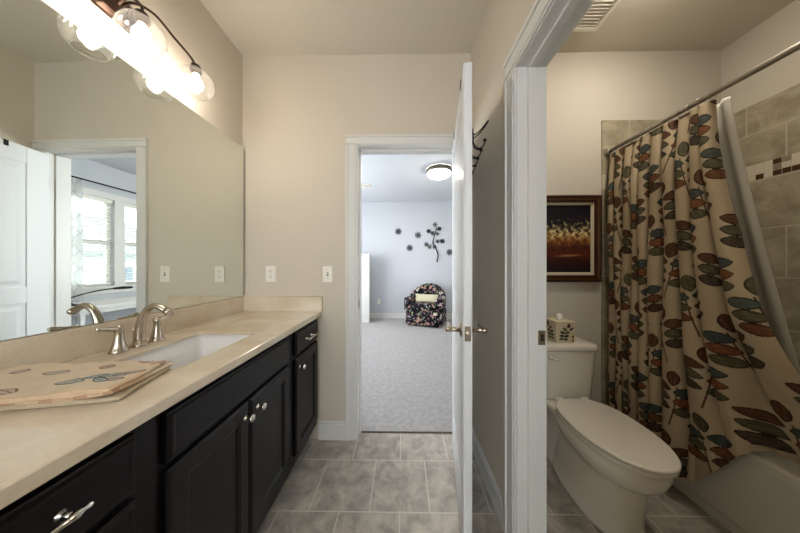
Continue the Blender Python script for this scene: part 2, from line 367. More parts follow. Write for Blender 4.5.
# mosaic band: patterned tesserae in the two walls
mos = [mat('cream mosaic', (206,198,178), .25), mat('brown mosaic', (70,46,30), .2), mat('grey mosaic', (140,132,110), .25), M['grout']]
def mosaic(name, along, label):
    bm = BM(); c = 0.0333; n = 0
    a0, a1 = (YTB, D-tt) if along == 'y' else (TX0, XT-tt)
    if along == 'y': box(bm, XT-tt+.001, XT, a0, a1, MZ0, MZ1, mi=3)
    else: box(bm, a0, a1, D-tt+.001, D, MZ0, MZ1, mi=3)
    k = 0
    while a0 + (k+1)*c <= a1+.001:
        for j in range(3):
            q = rng.random(); mi = 0 if q < .62 else (1 if q < .84 else 2)
            u0, u1, z0, z1 = a0+k*c+.0013, a0+(k+1)*c-.0013, MZ0+j*c+.0013, MZ0+(j+1)*c-.0013
            if along == 'y': box(bm, XT-tt-.0005, XT-.001, u0, u1, z0, z1, mi=mi)
            else: box(bm, u0, u1, D-tt-.0005, D-.001, z0, z1, mi=mi)
        k += 1
    struct(name, bm, mos, label)
mosaic('wall_mosaic_right', 'y', 'cream and brown mosaic band in the tub wall')
mosaic('wall_mosaic_far', 'x', 'cream and brown mosaic band in the far tub wall')

# ---------------------------------------------------------------- the open door
ang = math.atan2(0.105, 0.690)        # beyond square
dr = thing('door_1', None, None, (OX1-.002, D-.012, 0), 0); tag(dr, 'white panelled bedroom door standing open into the bathroom', 'door', None, 'structure')
# local frame: x from the hinge along the door towards its free edge, y across the thickness
DW = 0.698; DZ0, DZ1 = 0.012, 2.055; th_ = 0.035
dirv = Vector((-math.sin(ang), -math.cos(ang), 0)); nrm = Vector((-math.cos(ang), math.sin(ang), 0))   # nrm points to the left (towards the doorway)
MD = Matrix(((dirv.x, nrm.x, 0, 0), (dirv.y, nrm.y, 0, 0), (0, 0, 1, 0), (0, 0, 0, 1)))
bm = BM(); st = 0.11
core = 0.006
box(bm, 0, DW, core, th_-core, DZ0, DZ1, MD)
panels = [(0.235, 0.98), (1.09, 1.94)]
for y0, y1 in ((0, core), (th_-core, th_)):
    box(bm, 0, st, y0, y1, DZ0, DZ1, MD); box(bm, DW-st, DW, y0, y1, DZ0, DZ1, MD)
    for z0, z1 in ((DZ0, panels[0][0]), (panels[0][1], panels[1][0]), (panels[1][1], DZ1)): box(bm, st, DW-st, y0, y1, z0, z1, MD)
obj('door_slab', bm, M['door'], dr, bevel=0.002)
for z0, z1 in panels:
    bm = BM()
    for sgn, yb in ((-1, core), (1, th_-core)):
        r = []
        for ins, dd in ((0.022, 0), (0.045, 0.0045)):
            y = yb + sgn*dd
            r.append([MD @ Vector(p) for p in ((st+ins, y, z0+ins), (DW-st-ins, y, z0+ins), (DW-st-ins, y, z1-ins), (st+ins, y, z1-ins))])
        loft(bm, r, False, True)
    obj('door_panel', bm, M['door'], dr)
for z in (1.80, 1.02, 0.22):
    bm = BM(); lathe(bm, [(.006, 0), (.006, .088)], MD @ Vector((-.004, -.004, z)), n=12)
    box(bm, -.002, .0005, 0.002, .033, z, z+.088, MD)
    obj('hinge', bm, M['nickel'], dr, bevel=0)
hz = 0.961; hx = DW-0.062
for sgn, y0 in ((-1, 0.0), (1, th_)):
    bm = BM(); ax = MD.to_3x3() @ Vector((0, sgn, 0))
    c = MD @ Vector((hx, y0, hz))
    lathe(bm, [(.031, 0), (.031, .004), (.024, .009), (.011, .012), (.0105, .050), (.0125, .052), (.0125, .066), (.009, .069)], c, ax, 24)
    p = [MD @ Vector((hx-t, y0+sgn*(.059 - .006*math.sin(t*25)), hz + .002*math.sin(t*40))) for t in (0, .02, .04, .06, .08, .10, .115)]
    tube(bm, p, [.0095, .0095, .0088, .008, .0078, .0082, .0065], 12)
    obj('lever_handle', bm, M['nickel'], dr, smooth=True)
bm = BM(); box(bm, DW-.0005, DW+.0012, .005, .030, hz-.03, hz+.03, MD); lathe(bm, [(.008, 0), (.008, .006), (.004, .011)], MD @ Vector((DW, .0175, hz)), dirv, 12)
for dz in (-.023, .023): lathe(bm, [(.004, 0), (.0035, .0015)], MD @ Vector((DW+.001, .0175, hz+dz)), dirv, 10)
obj('latch_plate', bm, M['nickel'], dr)

# ---------------------------------------------------------------- vanity
FX = -0.595; FR = -0.615; VY0 = 0.20; VY1 = D-0.004
van = thing('vanity_cabinet', 'black-brown bathroom vanity cabinet under the cream countertop', 'cabinet', (-.88, .9, 0))
van.location = (0, 0, 0)
bm = BM()
box(bm, XL+.003, -.70, VY0, VY1, 0, 0.11)                                  # toe base
box(bm, XL+.003, FR-.019, VY0, VY0+.018, .11, .882); box(bm, XL+.003, FR-.019, VY1-.018, VY1, .11, .882)
box(bm, XL+.003, FR-.019, VY0, VY1, .11, .128); box(bm, XL+.003, XL+.012, VY0, VY1, .11, .882)
for y in (0.525, 1.225): box(bm, XL+.012, FR-.019, y-.009, y+.009, .128, .882)
obj('body', bm, M['espresso'], van, bevel=0.001)
bm = BM()
for y0, y1 in ((VY0, .245), (.492, .587), (1.178, 1.285), (1.575, VY1)): box(bm, FR-.019, FR, y0, y1, .11, .882)
for y0, y1 in ((.245, .492), (.587, 1.178), (1.285, 1.575)):
    for z0, z1 in ((.11, .185), (.700, .745), (.842, .882)): box(bm, FR-.019, FR, y0, y1, z0, z1)
obj('face_frame', bm, M['espresso'], van, bevel=0.001)
def slab(y0, y1, z0, z1, kind):
    """cabinet front with a stepped edge; doors get a recessed panel with a bead"""
    bm = BM(); x0 = FR+.0008; x1 = FX
    def ring(ins, x): return [(x, y0+ins, z0+ins), (x, y1-ins, z0+ins), (x, y1-ins, z1-ins), (x, y0+ins, z1-ins)]
    R = [ring(0, x0), ring(0, x1-.007), ring(.003, x1-.005), ring(.006, x1-.0045), ring(.009, x1), ]
    if kind == 'door':
        R += [ring(.050, x1), ring(.053, x1-.003), ring(.058, x1-.0035), ring(.064, x1-.009), ring(.068, x1-.009)]
    elif kind == 'drawer':
        R += [ring(.014, x1), ring(.018, x1-.001)]
    loft(bm, R, True, True); return bm
def add_knob(parent, y, z):
    bm = BM(); lathe(bm, [(.010, 0), (.010, .002), (.0055, .004), (.005, .014), (.009, .018), (.0135, .023), (.0145, .028), (.011, .033), (.003, .035)], (FX, y, z), (1, 0, 0), 20)
    obj('knob', bm, M['chrome'], parent, smooth=True)
def add_pull(parent, y, z):
    bm = BM()
    for s in (-1, 1):
        lathe(bm, [(.009, 0), (.009, .002), (.006, .005), (.0045, .010), (.005, .026)], (FX, y+s*.038, z), (1, 0, 0), 14)
    tube(bm, [(FX+.028, y+t, z) for t in (-.062, -.056, -.048, -.038, -.028, -.018, 0, .018, .028, .038, .048, .056, .062)],
         [.002, .0055, .0045, .0082, .0058, .0045, .0048, .0045, .0058, .0082, .0045, .0055, .002], 12)
    obj('pull', bm, M['chrome'], parent, smooth=True)
o = obj('false_front', slab(.572, 1.192, .729, .858, 'drawer'), M['espresso'], van)
for y0, y1, ky in ((.572, .879, .853), (.885, 1.192, .925)):
    o = obj('door', slab(y0, y1, .17, .711, 'door'), M['espresso'], van); add_knob(o, ky, .66)
o = obj('drawer', slab(1.268, 1.588, .729, .858, 'drawer'), M['espresso'], van); add_pull(o, 1.428, .790)
o = obj('door', slab(1.268, 1.588, .17, .711, 'door'), M['espresso'], van); add_knob(o, 1.305, .655)
for z0, z1 in ((.729, .858), (.450, .711), (.17, .432)):
    o = obj('drawer', slab(.23, .506, z0, z1, 'drawer'), M['espresso'], van); add_pull(o, .350, (z0+z1)/2+.008)

# countertop with an undermount sink opening, and its backsplashes
SX0, SX1, SY0, SY1 = -.985, -.705, .700, 1.095
ct = thing('countertop', 'cream speckled stone countertop with backsplash on the dark vanity', 'countertop')
bm = BM(); cx, cy = (SX0+SX1)/2, (SY0+SY1)/2; hx_, hy_ = (SX1-SX0)/2, (SY1-SY0)/2
cY0, cY1, cX0, cX1 = VY0-.012, D-.0015, XL+.0015, -.578
def outer_pts(z, ins=0):
    base = rr(0, 0, 1, 1, .12, z); out = []
    for (x, y, zz) in base:
        s = 1/max(abs(x), abs(y)); x, y = x*s, y*s
        px = cx + (x*(cX1-ins-cx) if x > 0 else x*(cx-cX0-ins)); py = cy + (y*(cY1-ins-cy) if y > 0 else y*(cy-cY0-ins))
        out.append((px, py, z))
    return out
rings = [rr(cx, cy, hx_+.03, hy_+.03, .04, CZ-.03), rr(cx, cy, hx_+.03, hy_+.03, .04, CZ-.014), rr(cx, cy, hx_, hy_, .025, CZ-.014), rr(cx, cy, hx_, hy_, .025, CZ-.002), rr(cx, cy, hx_+.002, hy_+.002, .026, CZ), outer_pts(CZ, .003), outer_pts(CZ-.003, 0), outer_pts(CZ-.030, 0), rr(cx, cy, hx_+.03, hy_+.03, .04, CZ-.03)]
loft(bm, rings, False, False); bmesh.ops.remove_doubles(bm, verts=bm.verts, dist=1e-5)
obj('slab', bm, M['stone'], ct)
bm = BM(); box(bm, XL+.0015, XL+.0215, cY0, D-.022, CZ, 1.019); obj('backsplash', bm, M['stone'], ct, bevel=0.0015)
bm = BM(); box(bm, XL+.0015, -.572, D-.0215, D-.0015, CZ, 1.019); obj('backsplash', bm, M['stone'], ct, bevel=0.0015)
# sink
sk = thing('sink', 'white rectangular undermount sink set in the countertop', 'sink', (0,0,0))
bm = BM(); e = .004
loft(bm, [rr(cx, cy, hx_+.02, hy_+.02, .03, CZ-.0155), rr(cx, cy, hx_+e, hy_+e, .028, CZ-.0155), rr(cx, cy, hx_-.004, hy_-.004, .035, CZ-.10),
          rr(cx, cy, hx_-.018, hy_-.02, .045, CZ-.150), rr(cx, cy, hx_-.045, hy_-.06, .05, CZ-.164), rr(cx, cy, .03, .03, .029, CZ-.172),
          rr(cx, cy, .03, .03, .029, CZ-.188), rr(cx, cy, hx_-.03, hy_-.04, .05, CZ-.180), rr(cx, cy, hx_-.002, hy_-.002, .045, CZ-.155), rr(cx, cy, hx_+.010, hy_+.010, .035, CZ-.10), rr(cx, cy, hx_+.02, hy_+.02, .03, CZ-.0155)], False, False)
bmesh.ops.remove_doubles(bm, verts=bm.verts, dist=1e-5)
obj('basin', bm, M['sink'], sk, smooth=True)
bm = BM(); lathe(bm, [(.026, -.014), (.029, 0), (.029, .002), (.018, .003), (.017, -.002), (.001, -.002)], (cx, cy, CZ-.1715), n=24); obj('drain', bm, M['nickel'], sk, smooth=True)
# faucet
fa = thing('faucet', 'brushed nickel widespread faucet with arched spout behind the sink', 'faucet', (-1.058, .902, CZ))
bm = BM()
lathe(bm, [(.027, 0), (.027, .004), (.022, .010), (.018, .022)], (0,0,0), n=24, caps=True)
p = spline([(0,0,.018), (.001,0,.06), (.010,0,.105), (.030,0,.142), (.060,0,.160), (.090,0,.152), (.118,0,.132)], 5)
tube(bm, p, [.0185 - .0065*min(1, i/14) for i in range(len(p))], 16)
lathe(bm, [(.012, -.006), (.0145, .006), (.0145, .012), (.010, .014)], (.112, 0, .140), (.80, 0, -.60), 16)
obj('spout', bm, M['nickel'], fa, smooth=True)
bm = BM(); tube(bm, [(-.020, 0, .004), (-.024, 0, .06)], .003, 8); lathe(bm, [(.005, 0), (.006, .006), (.002, .011)], (-.0245, 0, .058), n=10); obj('lift_rod', bm, M['nickel'], fa, smooth=True)
for s in (-1, 1):
    h = bpy.data.objects.new('handle', None); COL.objects.link(h); h.parent = fa; h.location = (0, s*.066, 0); h.empty_display_size = .03
    bm = BM(); lathe(bm, [(.027, 0), (.027, .004), (.023, .010), (.017, .030), (.0125, .060), (.012, .078), (.0135, .086), (.0125, .094), (.006, .099), (.001, .100)], n=24)
    obj('handle_base', bm, M['nickel'], h, smooth=True)
    bm = BM(); tube(bm, spline([(0,0,.088), (.002,s*.020,.090), (.003,s*.045,.097), (.002,s*.066,.101)], 4), [.0105,.0105,.010,.010,.009,.0085,.008,.0078,.0076,.0078,.0085,.0085,.005], 12, flat=.75)
    obj('lever', bm, M['nickel'], h, smooth=True)

# mirror, nearly flush with the wall
mr = thing('wall_mirror', 'large frameless mirror on the wall above the vanity', 'mirror', (XL+.019, D-.017, 0), 0)
bm = BM(); ma = -0.013; MR = Matrix.Rotation(-ma*-1, 4, 'Z')
mz0, mz1, mlen = 1.0215, 2.074, 1.42
def mp(l, t): # l: distance from the far end towards the camera, t: outward
    return Vector((-math.sin(.012)*l + t, -math.cos(.012)*l, 0))
a, b_, c, d = mp(0, 0), mp(mlen, 0), mp(mlen, .0), mp(0, 0)
vs = []
for z in (mz0, mz1):
    for q in (mp(0, 0), mp(mlen, 0), mp(mlen, 0)+Vector((-.0015, 0, 0)), mp(0, 0)+Vector((-.004, 0, 0))): vs.append(bm.verts.new((q.x, q.y, z)))
fr = bm.faces.new((vs[0], vs[1], vs[5], vs[4]))
for f in ((2,3,7,6), (1,2,6,5), (3,0,4,7), (4,5,6,7), (0,3,2,1)): bm.faces.new([vs[i] for i in f]).material_index = 1
obj('mirror_glass', bm, [M['mirror'], M['mirror_edge']], mr)

# vanity light: three clear globes on curved bronze arms
vl = thing('vanity_light', 'bronze wall light with clear glass globes above the mirror', 'light fixture', (XL, .888, 2.262))
bm = BM(); loft(bm, [[(0.0005, p[0], p[1]) for p in rr(0,0,.075,.055,.02,0)], [(0.014, p[0], p[1]) for p in rr(0,0,.075,.055,.02,0)], [(0.020, p[0], p[1]) for p in rr(0,0,.066,.046,.015,0)], [(0.026, p[0], p[1]) for p in rr(0,0,.055,.036,.012,0)]])
obj('backplate', bm, M['bronze'], vl, bevel=.002)
GX = .118; GZ = -.118
for k, gy in enumerate((-.235, 0, .235)):
    sy = gy
    bm = BM()
    if gy: p = spline([(.020, gy*.05, .01), (.05, gy*.12, .045), (.085, gy*.32, .050), (.100, gy*.62, .020), (GX, gy*.90, -.014), (GX, gy, -.045), (GX, gy, -.062)], 5)
    else: p = spline([(.020, 0, .005), (.05, 0, .03), (.085, 0, .028), (GX, 0, -.005), (GX, 0, -.062)], 5)
    tube(bm, p, .0052, 10); obj('arm', bm, M['bronze'], vl, smooth=True)
    bm = BM(); lathe(bm, [(.006, .004), (.018, 0), (.021, -.006), (.021, -.020), (.024, -.022), (.024, -.030), (.017, -.031), (.016, -.045)], (GX, gy, GZ+.090), n=20)
    sock = obj('socket', bm, M['bronze'], vl, smooth=True)
    bm = BM(); R = .073; n = 40; prof = []
    for i in range(22):
        a = math.radians(20 + (142-20)*i/21); prof.append((R*math.sin(a), R*math.cos(a)))
    prof2 = [(r-.002*abs(r)/R, h) for r, h in prof[::-1]]
    lathe(bm, prof, (GX, gy, GZ), n=n, caps=False)
    lathe(bm, [(prof[-1][0]+.0016*math.cos(q*PI/3), prof[-1][1]+.0016*math.sin(q*PI/3)) for q in range(7)], (GX, gy, GZ), n=n, caps=False)
    obj('glass_globe', bm, M['globe'], vl, smooth=True)
    bm = BM(); lathe(bm, [(.011, .045), (.012, .036), (.018, .022), (.026, .006), (.0285, -.008), (.025, -.022), (.015, -.031), (.001, -.034)], (GX, gy, GZ+.004), n=20)
    obj('bulb', bm, M['bulb'], vl, smooth=True)

# switch plates on the far wall
def plate(name, x, z, label, cat, kind, y=D, n=-1):
    t = thing(name, label, cat, (x, y, z))
    bm = BM(); loft(bm, [[(p[0], n*.0006, p[1]) for p in rr(0,0,.036,.058,.004,0)], [(p[0], n*.003, p[1]) for p in rr(0,0,.036,.058,.004,0)], [(p[0], n*.006, p[1]) for p in rr(0,0,.033,.055,.004,0)]])
    obj('cover_plate', bm, M['plastic'], t)
    if kind == 'outlet':
        for dz in (-.020, .020):
            bm = BM(); loft(bm, [[(p[0], n*.0055, p[1]+dz) for p in rr(0,0,.0165,.0145,.006,0)], [(p[0], n*.0085, p[1]+dz) for p in rr(0,0,.0160,.0140,.006,0)]])
            q = obj('receptacle', bm, M['plastic'], t)
            bm = BM()
            for dx in (-.006, .006): box(bm, dx-.0013, dx+.0013, min(n*.0083, n*.0090), max(n*.0083, n*.0090), dz-.003, dz+.006)
            lathe(bm, [(.0024, 0), (.0024, .0007)], (0, n*.0083, dz-.008), (0, n, 0), 10)
            obj('slots', bm, M['black'], q)
    else:
        bm = BM(); box(bm, -.006, .006, min(n*.0055, n*.007), max(n*.0055, n*.007), -.013, .013, mi=1); box(bm, -.004, .004, min(n*.006, n*.016), max(n*.006, n*.016), -.001, .009)
        obj('toggle', bm, [M['plastic'], mat('grey slot', (120,116,108), .5)], t, bevel=.001)
    for dz in ((0,) if kind == 'outlet' else (-.030, .030)):
        bm = BM(); lathe(bm, [(.003, 0), (.0028, .001)], (0, n*.0058, dz), (0, n, 0), 10)
        obj('screw', bm, M['satin'], t)
    return t
plate('wall_outlet', -.945, 1.176, 'white duplex wall outlet above the end of the countertop', 'outlet', 'outlet')
plate('light_switch', -.536, 1.176, 'white toggle light switch beside the bedroom doorway', 'switch', 'toggle')
plate('wall_outlet', -.565, .40, 'small white outlet low on the bedroom wall left of the armchair', 'outlet', 'outlet', y=BY)

# ---------------------------------------------------------------- leaf pattern
def sprig_leaves(kind):
    """leaves as (cx, cy, half length, half width, angle, colour) in metres, stem origin at the bottom"""
    pal = [[(72,80,78), (80,86,80), (112,74,52), (94,90,68), (82,62,50)], [(96,66,50), (73,79,77), (90,86,66), (124,80,54), (78,66,56)]][kind % 2]
    c = lambda i: pal[i % 5]
    L = [(0.002, .205, .036, .027, 86, c(0 if kind % 2 else 3))]
    ys = [.152, .108, .064]; cols = [(0,1), (2,3), (4,2)]
    for (y, (a, b)) in zip(ys, cols):
        L.append((-.046, y+.006, .044, .0215, 169, c(a))); L.append((.047, y-.003, .044, .0220, 10, c(b)))
    return L
def draw_leaves(S, Tt, C, x0, y0, sc, kind, tilt=0, flip=1):
    ct_, st_ = math.cos(tilt), math.sin(tilt)
    m = (abs(S-x0) < .17*sc) & (Tt-y0 > -.08*sc) & (Tt-y0 < .36*sc)
    if not m.any(): return
    s = S[m]-x0; t = Tt[m]-y0; X = (ct_*s + st_*t)/sc*flip; Y = (-st_*s + ct_*t)/sc; c = C[m]
    stem = (abs(X - .018*np.sin(Y*9)) < .0026) & (Y > -.02) & (Y < .17)
    c[stem] = lin((84,48,34))
    for (cx, cy, a, b, an, col) in sprig_leaves(kind):
        r = math.radians(an); u = ((X-cx)*math.cos(r) + (Y-cy)*math.sin(r))/a; v = (-(X-cx)*math.sin(r) + (Y-cy)*math.cos(r))/b
        w = np.clip(1-u*u, 0, None)**.76*(1+.10*u); ins = (abs(u) < 1) & (abs(v) < w)
        cl = np.array(lin(col)); q = noise_np(X*22, Y*22, 3, 2)
        shade = .9 + .30*q + .55*(1-abs(v))**1.5
        edge = abs(v) > w - .20; vein = (abs(v) < .06) | (abs(((u*5 - abs(v)*1.6) % 1) - .5) < .055)
        cc = cl[None, :]*shade[:, None]; cc[edge] = cl*.30; cc[vein & ~edge] = cl*.62
        c[ins] = cc[ins]
    C[m] = c
def cloth_colors(S, Tt, base, w, h, sc=1.0, ox=0, oy=0):
    C = np.zeros(S.shape+(3,)); C[:] = lin(base); C *= (1 + .05*noise_np(S*3, Tt*3, 5, 3))[..., None]
    k = 0
    for i in range(int((S.min()-ox)/w)-1, int((S.max()-ox)/w)+2):
        for j in range(int((Tt.min()-oy)/h)-2, int((Tt.max()-oy)/h)+2):
            draw_leaves(S, Tt, C, ox+i*w, oy+j*h + (h/2 if i % 2 else 0), sc, (i*3+j*5+i*j) % 4, .10*(-1)**(i+j), 1 if (i+j) % 2 else -1)
    return C
def grid_mesh(name, P, C, m, parent=None, closed=False, smooth=True, thick=0):
    """P (n,m,3) points, C (n,m,3) linear colours"""
    n, k = P.shape[:2]; me = bpy.data.meshes.new(name); idx = np.arange(n*k).reshape(n, k)
    F = np.stack([idx[:-1,:-1], idx[1:,:-1], idx[1:,1:], idx[:-1,1:]], -1).reshape(-1, 4)
    me.from_pydata(P.reshape(-1, 3).tolist(), [], F.tolist())
    at = me.color_attributes.new('pattern', 'FLOAT_COLOR', 'POINT')
    col = np.ones((n*k, 4), np.float32); col[:, :3] = C.reshape(-1, 3); at.data.foreach_set('color', col.ravel())
    me.polygons.foreach_set('use_smooth', [smooth]*len(me.polygons)); me.materials.append(m)
    o = bpy.data.objects.new(name, me); COL.objects.link(o)
    if parent: o.parent = parent
    if thick:
        s = o.modifiers.new('thickness', 'SOLIDIFY'); s.thickness = thick; s.offset = 0
    return o

# ---------------------------------------------------------------- tub
tub = thing('bathtub', 'white alcove bathtub behind the leaf patterned curtain', 'bathtub')
TXa, TXb, TYa, TYb = 1.492, XT-tt-.002, YTB+.004, D-tt-.002; RZ = .430
tcx, tcy, thx, thy = (TXa+TXb)/2, (TYa+TYb)/2, (TXb-TXa)/2, (TYb-TYa)/2
bm = BM()
def skew(r, dx0):  # shift only the apron side outwards
    return [((x+dx0) if x < tcx else x, y, z) for x, y, z in r]
loft(bm, [skew(rr(tcx, tcy, thx, thy, .012, 0), .028), skew(rr(tcx, tcy, thx, thy, .012, .05), .028), skew(rr(tcx, tcy, thx, thy, .012, .062), .022), skew(rr(tcx, tcy, thx, thy, .012, RZ-.05), .008), rr(tcx, tcy, thx, thy, .012, RZ-.04), rr(tcx, tcy, thx, thy, .012, RZ-.012),
          rr(tcx, tcy, thx-.004, thy-.004, .012, RZ-.003), rr(tcx, tcy, thx-.012, thy-.012, .012, RZ), rr(tcx+.01, tcy, thx-.065, thy-.075, .10, RZ), rr(tcx+.01, tcy, thx-.078, thy-.09, .11, RZ-.014),
          rr(tcx+.01, tcy, thx-.11, thy-.16, .12, .12), rr(tcx+.01, tcy, thx-.16, thy-.22, .12, .085)], True, True)
obj('tub_shell', bm, M['acrylic'], tub, smooth=False, bevel=0)
for p in tub.children[0].data.polygons: p.use_smooth = abs(p.normal.z) < .98 and p.area < .02

# ---------------------------------------------------------------- curtain rod, rings, curtain and liner
RXX, RZZ = 1.425, 2.026
rod = thing('curtain_rod', 'satin steel shower curtain rod above the tub', 'curtain rod')
bm = BM(); tube(bm, [(RXX, YTB+.012, RZZ), (RXX, .8, RZZ), (RXX, 1.2, RZZ), (RXX, D-tt-.008, RZZ)], .0125, 20); obj('rod', bm, M['satin'], rod, smooth=True)
for y, s in ((D-tt-.0005, -1), (YTB+.0005, 1)):
    bm = BM(); lathe(bm, [(.028, 0), (.028, .005), (.020, .012), (.017, .026), (.0135, .028)], (RXX, y, RZZ), (0, s, 0), 24); obj('flange', bm, M['satin'], rod, smooth=True)
yt = np.array([1.585, 1.540, 1.485, 1.425, 1.383, 1.330, 1.270, 1.195, 1.150, 1.110, 1.070])
yb = np.array([1.585, 1.545, 1.500, 1.455, 1.405, 1.345, 1.275, 1.190, 1.060, .910, .740])
NF = len(yt)-1; LF = .155; NS, NZ = 760, 560
s = np.linspace(0, NF, NS); zt = 2.005
G = np.linspace(0, 1, NZ)
Sg, Gg = np.meshgrid(s, G, indexing='ij')
# hem height along the cloth
hem = np.interp(s, [0, 6.6, 7.25, 8.55, 8.9, NF], [.10, .12, .15, .452, .44, .40])
topz = zt - .010*np.abs(np.sin(PI*s))**1.5
Z = topz[:, None] + (hem-topz)[:, None]*Gg
g = np.clip((zt-Z)/(zt-.40), 0, 1)**1.7
Yt = np.interp(s, np.arange(NF+1), yt)[:, None]; Yb = np.interp(s, np.arange(NF+1), yb)[:, None]
Yc = Yt + (Yb-Yt)*g
wt = np.gradient(np.interp(s, np.arange(NF+1), yt), s); wb_ = np.gradient(np.interp(s, np.arange(NF+1), yb), s)
k5 = np.ones(41)/41; wt = np.convolve(np.pad(wt, 20, 'edge'), k5, 'valid'); wb_ = np.convolve(np.pad(wb_, 20, 'edge'), k5, 'valid')
Wd = np.abs(wt[:, None] + (wb_-wt)[:, None]*g)
A = np.sqrt(np.clip((LF*.86/2)**2 - (Wd/2)**2, .0001, None))
A = np.minimum(A, .046 + .0*A); A = A*(.72+.28*np.clip((zt-Z)/.25, 0, 1))
ph = Sg + .10*np.sin(Sg*2.1 + Z*3.0) - .0
wave = np.abs(np.sin(PI*ph))**.8
xb_out = 1.452
inside = np.clip((Sg - 8.35)/.45, 0, 1); inside = inside*inside*(3-2*inside)
low = np.clip((1.05-Z)/.60, 0, 1)**1.3
Xc = 1.437 + (xb_out-1.437)*g + inside*low*.118 + .004*np.sin(Z*7 + Sg*1.7)
Amul = 1 - .0*inside
X_ = Xc + .018 - A*wave*1.35*Amul
Yw = Yc + .010*np.sin(2*PI*ph)*np.clip(A/.04, 0, 1)
# keep the cloth outside the apron below the rim
out = (inside < .5) & (Z < .50); X_[out] = np.minimum(X_[out], 1.480)
ins = (inside >= .5) & (Z < .47); X_[ins] = np.maximum(X_[ins], 1.562)
P = np.stack([X_, Yw, Z], -1)
Sm = Sg*LF; C = cloth_colors(Sm, Z + .0*Sm, (194,176,147), .190, .335, 1.15, .06, .245)
# leafy side border on the wall side edge
cur = grid_mesh('shower_curtain', P, C, M['cloth'], thick=.0012)
tag(cur, 'beige shower curtain with brown and teal leaf sprigs, gathered on the rod', 'shower curtain')
lm = mat('frosted white liner', (226,222,211), .5, spec=.3)
nt = lm.node_tree; tr = nt.nodes.new('ShaderNodeBsdfTranslucent'); tr.inputs[0].default_value = (*lin((205,200,188)), 1); mx = nt.nodes.new('ShaderNodeMixShader'); mx.inputs[0].default_value = .4
nt.links.new(nt.nodes['Principled BSDF'].outputs[0], mx.inputs[1]); nt.links.new(tr.outputs[0], mx.inputs[2]); nt.links.new(mx.outputs[0], nt.nodes['Material Output'].inputs['Surface'])
NL = 260; u = np.linspace(0, 1, NL); zz = np.linspace(2.0, .16, 120); U, ZZ = np.meshgrid(u, zz, indexing='ij')
gg = np.clip((2.0-ZZ)/1.6, 0, 1)
YL = 1.600 + U*((1.048-1.600) + (-.185)*gg**1.05); XL_ = 1.478 + .11*np.clip((2.0-ZZ)/1.45, 0, 1)**1.5*1.0 + .012*np.sin(U*2*PI*9)*(1-.6*gg)
XL_ = np.where(ZZ < .47, np.maximum(XL_, 1.585), XL_)
ln = grid_mesh('curtain_liner', np.stack([XL_, YL, ZZ], -1), np.ones(U.shape+(3,))*.6, lm, thick=.0008)
tag(ln, 'translucent white shower curtain liner hanging inside the tub behind the leaf curtain', 'curtain liner')
def ring0():
    bm = BM(); R = .019
    p = [(RXX + R*math.cos(a), 0, RZZ + .0 - .004 + R*math.sin(a)) for a in [2*PI*i/24 for i in range(25)]]
    tube(bm, p, .0016, 8, caps=False); return bm
r0 = obj('curtain_ring', ring0(), M['satin'], smooth=True)
for i in range(NF+1):
    r = r0 if i == 0 else r0.copy()
    if i: COL.objects.link(r)
    r.location.y = float(yt[i]); tag(r, 'small metal curtain ring holding the leaf curtain on the rod', 'curtain ring', 'rings along the shower rod')

# ---------------------------------------------------------------- toilet
TCX = 1.022
tl = thing('toilet', 'white two piece toilet with closed elongated lid', 'toilet', (TCX, D, 0))
def yy(v): return v - D       # world y to local
bm = BM()
S_ = [ # z, back y, front y, half width, ymax
    (0.000, 1.50, 1.010, .130, .60), (0.018, 1.50, 1.010, .131, .60), (0.026, 1.49, 1.018, .124, .60), (0.10, 1.48, 1.012, .118, .64), (0.20, 1.46, 1.000, .110, .66), (0.240, 1.45, .996, .110, .66),
    (0.262, 1.44, .985, .112, .64), (0.285, 1.43, .955, .138, .60), (0.315, 1.42, .932, .160, .57), (0.350, 1.41, .922, .172, .55), (0.392, 1.41, .920, .177, .53), (0.398, 1.40, .925, .173, .53)]
loft(bm, [egg(0, yy(b), yy(f), w, z, 48, m, 2.1, 2.4) for z, b, f, w, m in S_])
obj('bowl', bm, M['ceramic'], tl, smooth=True)
bm = BM()   # rear deck and base under the tank
loft(bm, [rr(0, yy(1.485), .095, .10, .04, 0), rr(0, yy(1.485), .095, .10, .04, .02), rr(0, yy(1.48), .080, .09, .04, .03), rr(0, yy(1.48), .075, .10, .04, .20), rr(0, yy(1.475), .11, .12, .04, .33), rr(0, yy(1.47), .145, .13, .04, .375), rr(0, yy(1.47), .15, .13, .04, .398), rr(0, yy(1.47), .14, .12, .04, .404)])
obj('base', bm, M['ceramic'], tl, smooth=True)
for sx in (-1, 1):
    bm = BM(); lathe(bm, [(.014, 0), (.013, .012), (.008, .018), (.001, .020)], (sx*.084, yy(1.36), .018), n=14); obj('bolt_cap', bm, M['ceramic'], tl, smooth=True)
def slabegg(z0, z1, yb_, yf_, w, r=.006):
    bm = BM(); loft(bm, [egg(0, yy(yb_)-r, yy(yf_)+r, w-r, z0, 56, .46, 2.15, 2.7), egg(0, yy(yb_), yy(yf_), w, z0+r*.6, 56, .46, 2.15, 2.7), egg(0, yy(yb_), yy(yf_), w, z1-r*.8, 56, .46, 2.15, 2.7),
        egg(0, yy(yb_)-r*.4, yy(yf_)+r*.4, w-r*.4, z1-r*.25, 56, .46, 2.15, 2.7), egg(0, yy(yb_)-r*1.2, yy(yf_)+r*1.2, w-r*1.2, z1, 56, .46, 2.15, 2.7)]); return bm
obj('seat', slabegg(.400, .420, 1.375, .900, .178), M['ceramic'], tl, smooth=True)
obj('lid', slabegg(.422, .440, 1.385, .893, .176), M['ceramic'], tl, smooth=True)
